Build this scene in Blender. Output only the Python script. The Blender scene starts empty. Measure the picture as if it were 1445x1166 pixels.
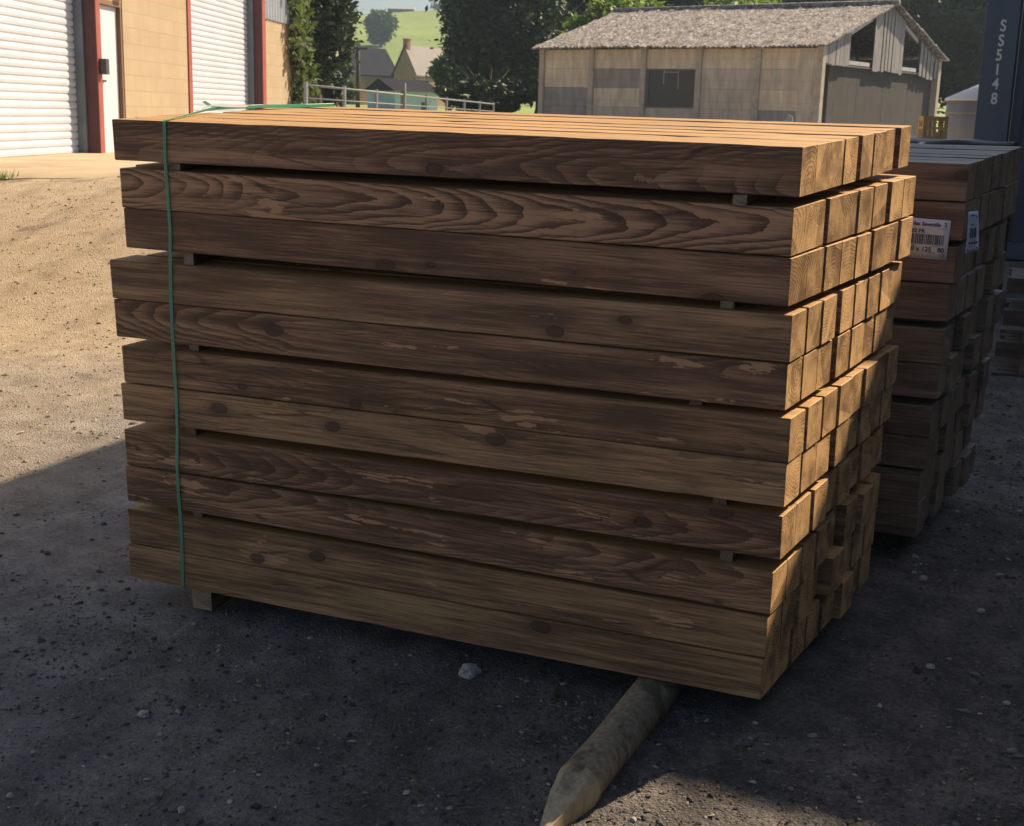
import bpy, math, random
from mathutils import Vector, Matrix, noise
random.seed(7)
sc = bpy.context.scene
COL = sc.collection
R = math.radians

# ------------------------------------------------------------------ camera frame
F = 1847.28
CAM = Vector((0.6965, -3.8020, 1.8617))
FW = Vector((-0.37395899, 0.90036937, -0.22246273))
RT = Vector((0.92072079, 0.3892417, 0.02764278))
UP = Vector((-0.11148048, 0.1944888, 0.97454923))

def ray(u, v):
    return FW + RT * ((u - 722.5) / F) - UP * ((v - 583) / F)

def A(u, v, w):
    return CAM + ray(u, v) * w

def on_plane(u, v, p, n):
    d = ray(u, v)
    return CAM + d * ((p - CAM).dot(n) / d.dot(n))

SLOPE = 0.0593
def sstep(a, b, x):
    t = max(0.0, min(1.0, (x - a) / (b - a)))
    return t * t * (3 - 2 * t)

WP = Vector((-12.0, 11.52))          # a point of the warehouse wall line
WD = Vector((-0.3167, 0.9485))       # along the wall, away from the camera
WN = Vector((0.9485, 0.3167))        # out of the wall, to the yard
WZ = 1.144

def g(x, y):
    z = SLOPE * min(y, 13)
    if y > 13: z += .022 * (min(y, 31) - 13)
    if y < -6: z = SLOPE * -6
    if y > 31: z += .004 * (y - 31)
    dist = (Vector((x, y)) - WP).dot(WN)
    k = (1 - sstep(3.2, 9.0, dist)) * sstep(3.2, 7.8, y)
    if y > 30: k *= 1 - sstep(30, 45, y)
    return z * (1 - k) + WZ * k

def gs(u, v):
    d = ray(u, v)
    t = (SLOPE * CAM.y - CAM.z) / (d.z - SLOPE * d.y)
    p = CAM + d * t
    return Vector((p.x, p.y, g(p.x, p.y)))

# ------------------------------------------------------------------ object helpers
class MB:
    def __init__(self):
        self.v = []; self.f = []; self.m = []; self.sm = []
    def add(self, vs, fs, mi=0, smooth=False, M=None):
        n = len(self.v)
        for p in vs:
            p = Vector(p)
            self.v.append(M @ p if M is not None else p)
        for f in fs:
            self.f.append([n + i for i in f]); self.m.append(mi); self.sm.append(smooth)
        return self
    def box(self, x0, x1, y0, y1, z0, z1, mi=0, M=None):
        vs = [(x, y, z) for z in (z0, z1) for y in (y0, y1) for x in (x0, x1)]
        return self.add(vs, [(0, 2, 3, 1), (4, 5, 7, 6), (0, 1, 5, 4), (2, 6, 7, 3), (0, 4, 6, 2), (1, 3, 7, 5)], mi, False, M)
    def tube(self, pts, rad, n=8, mi=0, cap=True, smooth=True, M=None):
        pts = [Vector(p) for p in pts]
        if not hasattr(rad, '__len__'): rad = [rad] * len(pts)
        vs = []; fs = []
        d0 = (pts[1] - pts[0]).normalized()
        ref = Vector((0, 0, 1)) if abs(d0.z) < .9 else Vector((1, 0, 0))
        for i, p in enumerate(pts):
            d = (pts[min(i + 1, len(pts) - 1)] - pts[max(i - 1, 0)]).normalized()
            a = d.cross(ref).normalized(); b = d.cross(a).normalized()
            for k in range(n):
                t = 2 * math.pi * k / n
                vs.append(p + (a * math.cos(t) + b * math.sin(t)) * rad[i])
        for i in range(len(pts) - 1):
            for k in range(n):
                fs.append((i * n + k, i * n + (k + 1) % n, (i + 1) * n + (k + 1) % n, (i + 1) * n + k))
        if cap:
            fs.append(tuple(range(n))[::-1]); fs.append(tuple((len(pts) - 1) * n + k for k in range(n)))
        return self.add(vs, fs, mi, smooth, M)
    def build(self, name, mats, parent=None, origin=None, bevel=0):
        me = bpy.data.meshes.new(name)
        o = Vector(origin) if origin is not None else Vector((0, 0, 0))
        me.from_pydata([tuple(p - o) for p in self.v], [], self.f)
        me.polygons.foreach_set('material_index', self.m)
        me.polygons.foreach_set('use_smooth', self.sm)
        if not isinstance(mats, (list, tuple)): mats = [mats]
        for m in mats: me.materials.append(m)
        me.update()
        ob = bpy.data.objects.new(name, me); COL.objects.link(ob)
        ob.location = o
        if parent is not None: ob.parent = parent
        if bevel:
            md = ob.modifiers.new('bevel', 'BEVEL'); md.width = bevel; md.segments = 2; md.limit_method = 'ANGLE'
        return ob

def tag(o, label=None, cat=None, group=None, kind=None):
    if label: o['label'] = label
    if cat: o['category'] = cat
    if group: o['group'] = group
    if kind: o['kind'] = kind
    return o

def empty(name, loc=(0, 0, 0)):
    o = bpy.data.objects.new(name, None); COL.objects.link(o); o.location = loc
    o.empty_display_size = .2
    return o

def frame2(o2, d2, n2, z=0.0):
    """matrix: local x along d2, local y along n2, z up"""
    return Matrix(((d2.x, n2.x, 0, o2.x), (d2.y, n2.y, 0, o2.y), (0, 0, 1, z), (0, 0, 0, 1)))

# ------------------------------------------------------------------ material helpers
class NT:
    def __init__(self, name):
        self.mat = bpy.data.materials.new(name); self.mat.use_nodes = True
        self.t = self.mat.node_tree; self.b = self.t.nodes['Principled BSDF']
        self.out = self.t.nodes['Material Output']
    def n(self, typ, **kw):
        nd = self.t.nodes.new(typ)
        for k, v in kw.items(): setattr(nd, k, v)
        return nd
    def l(self, a, b): self.t.links.new(a, b)
    def put(self, sock, val):
        if isinstance(val, bpy.types.NodeSocket): self.l(val, sock)
        elif val is not None:
            try: sock.default_value = val
            except Exception: sock.default_value = (*val, 1.0)
    def math(self, op, a, b=None, c=None, clamp=False):
        nd = self.n('ShaderNodeMath', operation=op, use_clamp=clamp)
        self.put(nd.inputs[0], a)
        if b is not None: self.put(nd.inputs[1], b)
        if c is not None: self.put(nd.inputs[2], c)
        return nd.outputs[0]
    def vmath(self, op, a, b=None):
        nd = self.n('ShaderNodeVectorMath', operation=op)
        self.put(nd.inputs[0], a)
        if b is not None: self.put(nd.inputs[1], b)
        return nd.outputs[0]
    def noise(self, vec, scale, detail=3, rough=.55, dist=0.0):
        nd = self.n('ShaderNodeTexNoise')
        nd.inputs['Scale'].default_value = scale; nd.inputs['Detail'].default_value = detail
        nd.inputs['Roughness'].default_value = rough; nd.inputs['Distortion'].default_value = dist
        if vec is not None: self.l(vec, nd.inputs['Vector'])
        return nd.outputs['Fac']
    def vor(self, vec, scale, feature='F1', rnd=1.0):
        nd = self.n('ShaderNodeTexVoronoi', feature=feature)
        nd.inputs['Scale'].default_value = scale; nd.inputs['Randomness'].default_value = rnd
        if vec is not None: self.l(vec, nd.inputs['Vector'])
        return nd
    def ramp(self, fac, stops, interp='LINEAR'):
        nd = self.n('ShaderNodeValToRGB'); cr = nd.color_ramp; cr.interpolation = interp
        while len(cr.elements) > 1: cr.elements.remove(cr.elements[-1])
        for i, (p, c) in enumerate(stops):
            e = cr.elements[0] if i == 0 else cr.elements.new(p)
            e.position = p
            e.color = (*c, 1) if hasattr(c, '__len__') else (c, c, c, 1)
        self.put(nd.inputs['Fac'], fac)
        return nd.outputs['Color']
    def mix(self, fac, a, b, mode='MIX'):
        nd = self.n('ShaderNodeMix', data_type='RGBA', blend_type=mode)
        self.put(nd.inputs[0], fac); self.put(nd.inputs[6], a if not isinstance(a, tuple) else (*a, 1)[:4]); self.put(nd.inputs[7], b if not isinstance(b, tuple) else (*b, 1)[:4])
        return nd.outputs[2]
    def coord(self, which='Object'):
        return self.n('ShaderNodeTexCoord').outputs[which]
    def scale(self, vec, s):
        nd = self.n('ShaderNodeMapping'); nd.inputs['Scale'].default_value = s
        self.l(vec, nd.inputs['Vector']); return nd.outputs[0]
    def bump(self, h, strength=.3, dist=.01, normal=None):
        nd = self.n('ShaderNodeBump'); nd.inputs['Strength'].default_value = strength; nd.inputs['Distance'].default_value = dist
        self.l(h, nd.inputs['Height'])
        if normal is not None: self.l(normal, nd.inputs['Normal'])
        self.l(nd.outputs[0], self.b.inputs['Normal']); return nd.outputs[0]
    def base(self, c): self.put(self.b.inputs['Base Color'], c if not isinstance(c, tuple) else (*c, 1)[:4])
    def rough(self, r): self.put(self.b.inputs['Roughness'], r)

def simple(name, col, rough=.7, var=.15, scale=6, metal=0.0, bump=0.0, bscale=60, streak=False):
    m = NT(name); c = m.coord('Object')
    if streak: c2 = m.scale(c, (4, 4, .5))
    else: c2 = c
    f = m.noise(c2, scale, 5, .6)
    lo = tuple(x * (1 - var * 1.6) for x in col); hi = tuple(min(.95, x * (1 + var)) for x in col)
    m.base(m.ramp(f, [(.3, lo), (.7, hi)])); m.rough(rough)
    m.b.inputs['Metallic'].default_value = metal
    if bump: m.bump(m.noise(c, bscale, 4), bump, .01)
    return m.mat

# ------------------------------------------------------------------ wood
def wood(name, face_dark, face_light, end_dark, end_light, bare, grey=None, knot_amt=.66, bare_thr=.70):
    m = NT(name); co = m.coord('Object'); nrm = m.coord('Normal')
    at = m.n('ShaderNodeAttribute'); at.attribute_name = 'pith'
    sp = m.n('ShaderNodeSeparateXYZ'); m.l(at.outputs['Vector'], sp.inputs[0])
    y0, z0, seed = sp.outputs
    at2 = m.n('ShaderNodeAttribute'); at2.attribute_name = 'tone'
    sp2 = m.n('ShaderNodeSeparateXYZ'); m.l(at2.outputs['Vector'], sp2.inputs[0])
    lightn, hue, bareK = sp2.outputs
    s = m.n('ShaderNodeSeparateXYZ'); m.l(co, s.inputs[0]); x, y, z = s.outputs
    off = m.n('ShaderNodeCombineXYZ'); m.put(off.inputs[0], m.math('MULTIPLY', seed, 37.0)); m.put(off.inputs[1], m.math('MULTIPLY', seed, 11.0)); m.put(off.inputs[2], m.math('MULTIPLY', seed, 5.3))
    cs = m.vmath('ADD', co, off.outputs[0])
    lowv = m.scale(cs, (1.4, 3.5, 3.5))
    n1 = m.math('SUBTRACT', m.noise(lowv, 1.0, 3, .5), .5)
    n2 = m.math('SUBTRACT', m.noise(m.scale(cs, (2.3, 5.0, 5.0)), 1.3, 3, .55), .5)
    fl = m.n('ShaderNodeAttribute'); fl.attribute_name = 'archgrain'; fl2 = m.n('ShaderNodeSeparateXYZ'); m.l(fl.outputs['Vector'], fl2.inputs[0]); flame = fl2.outputs[0]
    # the log's axis wanders through the board, so the rings open into flames
    dy = m.math('ADD', m.math('SUBTRACT', y, y0), m.math('MULTIPLY', n1, .085))
    dz = m.math('ADD', m.math('SUBTRACT', z, z0), m.math('MULTIPLY', n2, .075))
    dy = m.math('ADD', dy, m.math('MULTIPLY', m.math('MULTIPLY', x, m.math('SUBTRACT', seed, .5)), m.math('ADD', .03, m.math('MULTIPLY', flame, .12))))
    r = m.math('SQRT', m.math('ADD', m.math('MULTIPLY', dy, dy), m.math('MULTIPLY', dz, dz)))
    rw = m.math('ADD', r, m.math('MULTIPLY', m.math('SUBTRACT', m.noise(m.scale(cs, (16, 60, 60)), 1, 4), .5), .006))
    ring = m.math('FRACT', m.math('MULTIPLY', rw, m.math('SUBTRACT', 90.0, m.math('MULTIPLY', flame, 38.0))))
    ring = m.math('POWER', ring, 1.7)
    # plain-sawn face: cathedral arches, irregularly spaced, with ragged edges
    sgn = m.math('SUBTRACT', m.math('MULTIPLY', m.math('GREATER_THAN', seed, .5), 2.0), 1.0)
    zz = m.math('ADD', m.math('SUBTRACT', z, z0), m.math('MULTIPLY', n2, .05))
    phi = m.math('ADD', m.math('MULTIPLY', x, 7.5), m.math('MULTIPLY', sgn, m.math('MULTIPLY', m.math('MULTIPLY', zz, zz), 420.0)))
    phi = m.math('ADD', phi, m.math('MULTIPLY', m.noise(m.scale(cs, (1.5, 2, 5)), 1.0, 2, .5), 6.0))
    phi = m.math('ADD', phi, m.math('MULTIPLY', m.math('SUBTRACT', m.noise(m.scale(cs, (22, 22, 34)), 1.0, 4, .65), .5), .55))
    arch = m.math('POWER', m.math('FRACT', phi), 1.5)
    isf = m.math('GREATER_THAN', flame, .4)
    ringside = m.math('ADD', m.math('MULTIPLY', ring, m.math('SUBTRACT', 1.0, isf)), m.math('MULTIPLY', arch, isf))
    ringbig = m.noise(m.scale(cs, (.9, 6, 6)), 1.0, 2)
    amp = m.math('MULTIPLY', m.ramp(m.math('ADD', ringbig, m.math('MULTIPLY', flame, .12)), [(.48, .0), (.60, 1.0)]), m.math('ADD', .15, m.math('MULTIPLY', flame, .9)))
    ringc = m.math('MULTIPLY', ringside, amp)
    fine = m.noise(m.scale(cs, (5, 190, 190)), 1.0, 4, .65)
    streak = m.noise(m.scale(cs, (1.6, 34, 34)), 1.0, 4, .6)
    blot = m.noise(m.scale(cs, (2.2, 9, 9)), 1.0, 4, .6)
    # sides
    blot2 = m.noise(m.scale(cs, (1.1, 4, 14)), 1.0, 5, .6)
    t = m.math('ADD', m.math('MULTIPLY', m.math('SUBTRACT', streak, .5), .9), m.math('MULTIPLY', m.math('SUBTRACT', blot, .5), .55))
    t = m.math('ADD', t, m.math('MULTIPLY', m.math('SUBTRACT', blot2, .5), .7)); t = m.math('ADD', t, .62); t = m.math('ADD', t, m.math('MULTIPLY', m.math('MULTIPLY', amp, flame), .30))
    t = m.math('SUBTRACT', t, m.math('MULTIPLY', ringc, .62))
    t = m.math('ADD', t, m.math('MULTIPLY', m.math('SUBTRACT', fine, .5), 1.0))
    t = m.math('ADD', t, m.math('MULTIPLY', lightn, .55))
    side = m.ramp(t, [(.30, tuple(c * .6 for c in face_dark)), (.52, face_dark), (.95, face_light)])
    # green-grey to red-brown drift between boards
    side = m.mix(m.math('MULTIPLY', hue, .65), side, m.mix(1.0, side, (1.0, 1.14, .86), 'MULTIPLY'))
    # bare torn patches whose edges follow the rings
    bn = m.noise(m.scale(cs, (2.6, 11, 11)), 1.0, 5, .62)
    bn = m.math('SUBTRACT', m.math('ADD', bn, m.math('MULTIPLY', bareK, .16)), m.math('MULTIPLY', ring, .09))
    bm = m.ramp(bn, [(bare_thr - .04, 0.0), (bare_thr - .03, 1.0)])
    side = m.mix(m.math('MULTIPLY', bm, .8), side, bare)
    # knots
    kv = m.scale(cs, (4.6, 8.0, 8.0))
    kd = m.vor(kv, 1.0); kr = kd.outputs['Distance']
    ks = m.n('ShaderNodeSeparateColor'); m.l(kd.outputs['Color'], ks.inputs[0])
    kon = m.math('GREATER_THAN', ks.outputs[0], knot_amt)
    kw = m.math('ADD', kr, m.math('MULTIPLY', m.math('SUBTRACT', blot, .5), .12))
    kmask = m.math('MULTIPLY', m.ramp(kw, [(.13, 1.0), (.175, .45), (.36, 0.0)]), kon)
    kring = m.math('MULTIPLY', m.ramp(kw, [(.135, 0.0), (.155, 1.0), (.18, 0.0)]), kon)
    side = m.mix(m.math('MULTIPLY', kmask, .82), side, tuple(c * .42 for c in face_dark))
    side = m.mix(m.math('MULTIPLY', kring, .75), side, tuple(c * .22 for c in face_dark))
    chk = m.vor(m.scale(cs, (1.1, 24, 24)), 1.0, 'DISTANCE_TO_EDGE').outputs[0]
    chm = m.math('MULTIPLY', m.ramp(chk, [(0, 1.0), (.028, 0.0)]), m.ramp(m.noise(m.scale(cs, (1.7, 7, 7)), 1.3, 2), [(.52, 0.0), (.60, 1.0)]))
    side = m.mix(m.math('MULTIPLY', chm, .75), side, tuple(c * .18 for c in face_dark))
    # sawn ends
    er = m.math('MULTIPLY', ring, .5)
    saw = m.noise(m.scale(cs, (1, 40, 240)), 1.0, 3, .6)
    eb = m.noise(m.scale(cs, (1, 9, 9)), 1.6, 4, .6)
    te = m.math('ADD', m.math('MULTIPLY', m.math('SUBTRACT', eb, .15), 1.5), m.math('MULTIPLY', saw, .30))
    tilt = m.math('ADD', m.math('MULTIPLY', y, m.math('SUBTRACT', m.math('FRACT', m.math('MULTIPLY', seed, 7.0)), .3)), m.math('MULTIPLY', z, m.math('SUBTRACT', m.math('FRACT', m.math('MULTIPLY', seed, 13.0)), .5)))
    tooth = m.math('FRACT', m.math('ADD', m.math('MULTIPLY', tilt, 9.0), seed))
    te = m.math('ADD', te, m.math('MULTIPLY', m.math('SUBTRACT', tooth, .6), .30))
    te = m.math('SUBTRACT', te, m.math('MULTIPLY', er, .8))
    te = m.math('ADD', te, m.math('MULTIPLY', lightn, .6))
    end = m.ramp(te, [(.22, end_dark), (.75, end_light)])
    rim = m.ramp(m.noise(m.scale(cs, (1, 22, 22)), 1.0, 4, .7), [(.66, 0.0), (.72, .55)])
    end = m.mix(rim, end, tuple(c * .55 for c in end_dark))
    sn = m.n('ShaderNodeSeparateXYZ'); m.l(nrm, sn.inputs[0])
    isend = m.math('GREATER_THAN', m.math('ABSOLUTE', sn.outputs[0]), .72)
    col = m.mix(isend, side, end)
    if grey is not None:
        # upper faces: weathering plus sun and sky sheen put into the colour
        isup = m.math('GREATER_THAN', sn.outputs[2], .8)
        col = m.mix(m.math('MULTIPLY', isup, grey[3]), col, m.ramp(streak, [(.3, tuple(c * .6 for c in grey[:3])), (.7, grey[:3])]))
    m.base(col)
    m.rough(m.ramp(fine, [(.3, .5), (.7, .78)]))
    h = m.math('ADD', m.math('MULTIPLY', fine, .7), m.math('MULTIPLY', ring, .55))
    h = m.math('SUBTRACT', h, m.math('MULTIPLY', kring, .8)); h = m.math('SUBTRACT', h, m.math('MULTIPLY', chm, .8))
    m.bump(h, .35, .004)
    return m.mat

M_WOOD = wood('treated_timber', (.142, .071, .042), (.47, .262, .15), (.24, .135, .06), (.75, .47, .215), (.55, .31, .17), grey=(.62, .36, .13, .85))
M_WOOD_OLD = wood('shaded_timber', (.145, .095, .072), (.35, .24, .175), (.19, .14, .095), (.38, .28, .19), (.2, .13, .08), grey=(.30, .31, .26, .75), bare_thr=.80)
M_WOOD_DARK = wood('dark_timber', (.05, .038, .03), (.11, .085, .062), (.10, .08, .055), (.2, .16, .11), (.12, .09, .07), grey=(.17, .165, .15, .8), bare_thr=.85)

# ------------------------------------------------------------------ sleepers
SHEAR = 0.147
ESH = 0.142            # the ends are sawn a little out of square
LEAN = R(3.39)
RowX = Matrix.Rotation(LEAN, 4, 'X')

def sleeper(name, length, w, h, shear, mat, M, lightn=0.0, hue=0.0, bareK=0.0, flame=0.0, pith=None, rng=random, name_cat='sleeper'):
    """one sawn sleeper: x along its length with its right end at x=0, front face at y=0, top at z=0"""
    nx = 26
    b = .0024
    ch = [(b, 0), (w - b, 0), (w, b), (w, h - b), (w - b, h), (b, h), (0, h - b), (0, b)]
    xs = [-length, -length + .0035] + [-length + length * i / nx for i in range(1, nx)] + [-.0035, 0]
    sd = rng.random()
    bow = rng.uniform(-.0035, .0035); tw = rng.uniform(-.002, .002)
    mb = MB(); vs = []; fs = []
    for i, x in enumerate(xs):
        t = (x + length) / length
        yo = bow * math.sin(math.pi * t); zo = tw * math.sin(math.pi * t)
        inset = .0010 if i in (0, len(xs) - 1) else 0
        for (yy, zz) in ch:
            y2 = yy + (inset if yy < w / 2 else -inset); z2 = zz + (inset if zz < h / 2 else -inset)
            jit = noise.noise(Vector((x * 9, yy * 40 + sd * 50, zz * 40))) * .0010
            chip = max(0, noise.noise(Vector((x * 11 + sd * 90, yy * 9, zz * 9))) - .28) * .010
            if zz > h / 2: z2 -= chip
            else: z2 += chip * .6
            if yy < w / 2: y2 += chip * .5
            vs.append(Vector((x + shear * y2, y2 + yo + jit, z2 - h + zo + jit)))
    k = len(ch)
    for i in range(len(xs) - 1):
        for j in range(k):
            fs.append((i * k + j, (i + 1) * k + j, (i + 1) * k + (j + 1) % k, i * k + (j + 1) % k))
    fs.append(tuple(range(k))); fs.append(tuple((len(xs) - 1) * k + j for j in range(k))[::-1])
    mb.add(vs, fs)
    c = Vector((-length / 2, w / 2, -h / 2))
    mb.v = [p - c for p in mb.v]
    ob = mb.build(name, mat)
    me = ob.data
    import bmesh
    bmm = bmesh.new(); bmm.from_mesh(me); bmesh.ops.recalc_face_normals(bmm, faces=bmm.faces); bmm.to_mesh(me); bmm.free()
    if pith is None: pith = (rng.uniform(-.14, .14), rng.choice((-1, 1)) * rng.uniform(0, .1), sd)
    a = me.attributes.new('pith', 'FLOAT_VECTOR', 'POINT'); a.data.foreach_set('vector', list(pith) * len(me.vertices))
    a = me.attributes.new('tone', 'FLOAT_VECTOR', 'POINT'); a.data.foreach_set('vector', [lightn, hue, bareK] * len(me.vertices))
    a = me.attributes.new('archgrain', 'FLOAT_VECTOR', 'POINT'); a.data.foreach_set('vector', [flame, 0.0, 0.0] * len(me.vertices))
    ob.matrix_world = M @ Matrix.Translation(c)
    return ob

ORD = ['top', 'second', 'third', 'fourth', 'fifth', 'sixth', 'seventh', 'eighth', 'ninth', 'tenth', 'bottom']
COLN = ['front', 'second', 'third', 'fourth', 'fifth', 'sixth', 'seventh', 'rearmost']

H = .138
sh = [.003, -.011, -.009, .004, 0, .019, .015, .013, -.004, -.012, -.019]
zr = [.005, -.165, -.306, -.469, -.614, -.775, -.912, -1.08, -1.264, -1.411, -1.555]
zl = [.017, -.148, -.285, -.472, -.613, -.783, -.924, -1.10, -1.242, -1.412, -1.553]
ln = [-.036, -.067, -.069, .023, .014, .015, .028, .028, .018, .016, .02]
hh = []
for i in range(11):
    h = H
    if i < 10: h = min(h, zr[i] - zr[i + 1] - .002, zl[i] - zl[i + 1] - .002)
    hh.append(h)
BASE = 1.793
def stackM(x, y, z, ry=0.0):
    """stack frame (leaning with the yard) -> world; z relative to nominal stack top"""
    T0 = Matrix.Translation((0, 0, BASE - 1.6))
    return T0 @ RowX @ Matrix.Translation((x, y, z + 1.6)) @ Matrix.Rotation(ry, 4, 'Y')

gapsets = [
    [0, 0, 0, .05, 0, 0, .05],
    [0, .028, 0, 0, .02, .034, 0],
    [0, .012, 0, .0, .03, .0, .018],
    [.012, 0, .055, .014, 0, .02, 0],
    [0, 0, .045, .016, 0, 0, .0],
    [.016, .016, .02, 0, 0, .012, 0],
    [.014, 0, .042, 0, .012, 0, 0],
    [0, .02, 0, 0, .015, .0, .03],
    [0, 0, .02, .0, .03, .0, .02],
    [.012, 0, .03, 0, .03, 0, .02],
    [0, .02, 0, .035, 0, .03, 0]]
front_label = [
    'front top sleeper, dark brown face with faint oval grain under the green strap',
    'front sleeper with bold pale flame grain, just below the uppermost gap',
    'plain dark front sleeper directly under the one with bold flame grain',
    'front sleeper fourth from top, paler along its upper edge beside the gap',
    'front sleeper fifth from top, with small flame marks and a reddish scar at right',
    'front sleeper sixth from top, knotted and mottled, under a spacer',
    'front sleeper seventh from top, paler brown with torn bare patches at left',
    'front sleeper eighth from top, fine wavy lines running to the right corner',
    'front sleeper ninth from top, flame grain at left, tilted with a gap above',
    'front sleeper second from bottom, mottled with a light knot near its right end',
    'bottom front sleeper, greenish brown, resting on the pointed post']
tones = [(-.02, .0, 0, .41), (.14, 0, .35, 1.0), (-.10, 0, -.3, .0), (.05, .45, .05, .0), (-.02, .2, .45, .6), (.02, .5, .3, .1), (.26, .8, .6, .1), (-.04, .1, .2, .42), (.02, .25, .4, .5), (0.06, .9, .35, .1), (.18, 1.0, 0, 0)]
piths = [(-.012, -.035, .31), (-.002, .004, .87), (-.12, -.11, .45), (-.13, .09, .52), (-.02, .03, .12), (.03, -.06, .64), (.05, .07, .22), (-.06, -.015, .53), (-.015, .05, .93), (.04, .1, .75), (-.10, .12, .41)]
rg = random.Random(11)
for i in range(11):
    y = 0.0
    for c in range(8):
        w = (1.122 - sum(gapsets[i])) / 8
        L = 2.4 + ln[i]
        ex = 0 if c == 0 else rg.uniform(-.003, .004)
        ex += {0: -.008, 1: .038, 2: .038, 3: .004, 7: -.015}.get(i, 0) * y / 1.1
        if i >= 4 and c >= 2: ex += rg.uniform(-.006, .006)
        if (i, c) in ((9, 4), (8, 6), (10, 5)): ex += .022
        if (i, c) in ((9, 3), (8, 4), (7, 5)): ex -= .02
        hz = 0 if c == 0 else rg.uniform(-.0035, 0) * (.35 if i == 0 else 1)
        h = hh[i] + (0 if c == 0 else rg.uniform(-.004, 0))
        Lc = L if c == 0 else 2.4 + rg.uniform(-.02, .02)
        xx = sh[i] + ex + SHEAR * y
        ry = math.atan2((zl[i] - zr[i]), 2.4)
        # rows that sit closed on the row below keep their undersides on it
        zt = zr[i] + (hz if (i in (0, 2, 4, 6, 8, 10)) else 0)
        if i in (0, 2, 4, 6, 8, 10): h = hh[i] + hz
        else: zt = zr[i]; h = hh[i]
        tn = tones[i] if c == 0 else (rg.uniform(-.12, .16), rg.random() * .6, rg.uniform(-.2, .1))
        o = sleeper('timber_sleeper', Lc, w - .0008, h, ESH + {1: .034, 2: .034}.get(i, 0), M_WOOD, stackM(xx, y, zt, ry), *tn, pith=piths[i] if c == 0 else None, rng=rg)
        if c == 0: lab = front_label[i]
        elif i == 0: lab = 'sleeper in the top layer of the near stack, %s from the front' % COLN[c] if c < 7 else 'rearmost sleeper in the top layer of the near stack, set apart by a gap'
        else:
            lay = ('layer %s from the top' % ORD[i]) if i < 10 else 'bottom layer'
            lab = 'near stack sleeper, sawn end showing, %s, %s' % (lay, COLN[c] + ' from front' if c < 7 else 'rearmost')
        tag(o, lab, 'sleeper', 'sleepers of the near stack')
        y += w + (gapsets[i][c] if c < 7 else 0)
STACK_D = 1.12

# spacers (thin battens) between the layers
def stackpoint(u, v, y=0.0):
    p0 = stackM(0, y, 0) @ Vector((0, 0, 0)); n = (RowX.to_3x3() @ Vector((0, 1, 0)))
    q = on_plane(u, v, p0, n)
    return stackM(0, 0, 0).inverted() @ q
def lerpz(row, x, top=True):
    t = min(1, max(0, -x / 2.4))
    z = zr[row] * (1 - t) + zl[row] * t
    return z if top else z - hh[row]
M_BATTEN = wood('batten_timber', (.08, .055, .035), (.2, .14, .085), (.12, .09, .06), (.26, .2, .14), (.3, .2, .12), knot_amt=.9)
sp_list = [(0, 1045, 283, 'spacer batten under the top layer near the right end, pale cut end showing'),
           (0, 243, 232, 'spacer batten under the top layer behind the green strap'),
           (2, 1024, 438, 'spacer batten near the right end of the second gap from the top'),
           (2, 262, 362, 'spacer batten near the strap in the second gap from the top'),
           (4, 978, 577, 'spacer batten in the middle gap towards the right end'),
           (4, 266, 487, 'spacer batten in the middle gap just right of the strap'),
           (6, 1012, 712, 'spacer batten near the right end of the fourth gap from the top'),
           (6, 262, 608, 'spacer batten just right of the strap in the fourth gap from the top'),
           (7, 1022, 785, 'lowest right spacer batten propping up the tilted layers'),
           (8, 272, 727, 'lowest left spacer batten right of the strap')]
for row, u, v, lab in sp_list:
    p = stackpoint(u, v); x = p.x
    z1 = lerpz(row, x, False) - .0005; z0 = lerpz(row + 1, x) + .0005
    if z1 - z0 < .008: z0 = z1 - .008
    ywid = .042
    prot = -.012 if (row == 0 and u > 900) else (.015 if row < 4 else .03)
    o = sleeper('spacer_batten', STACK_D + .01 - prot, ywid, z1 - z0, 0, M_BATTEN,
                stackM(x, prot, z1) @ Matrix.Rotation(-math.pi / 2, 4, 'Z') @ Matrix.Translation((0, -ywid / 2, 0)), .15 if row == 0 else -.1, .6, 0, rng=rg)
    tag(o, lab, 'batten', 'spacer battens of the near stack')

# bearers: pointed round post at the right, squared log at the left
M_POST = NT('weathered_post')
c = M_POST.coord('Object'); f1 = M_POST.noise(M_POST.scale(c, (1.2, 1.2, 1.2)), 9, 6, .65); f2 = M_POST.noise(M_POST.scale(c, (60, 60, 7)), 1, 4)
crk = M_POST.vor(M_POST.scale(c, (22, 22, 7)), 1.0, 'DISTANCE_TO_EDGE').outputs[0]
M_POST.base(M_POST.mix(M_POST.ramp(f1, [(.50, 0.0), (.62, .75)]), M_POST.ramp(f2, [(.3, (.22, .175, .115)), (.7, (.44, .36, .24))]), (.09, .07, .05)))
M_POST.rough(.85); M_POST.bump(M_POST.math('ADD', f1, M_POST.ramp(crk, [(0, 0.0), (.03, .2)])), .4, .008)
M_CUT = simple('fresh_cut_wood', (.50, .40, .25), .7, .18, 14, streak=True)

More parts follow.
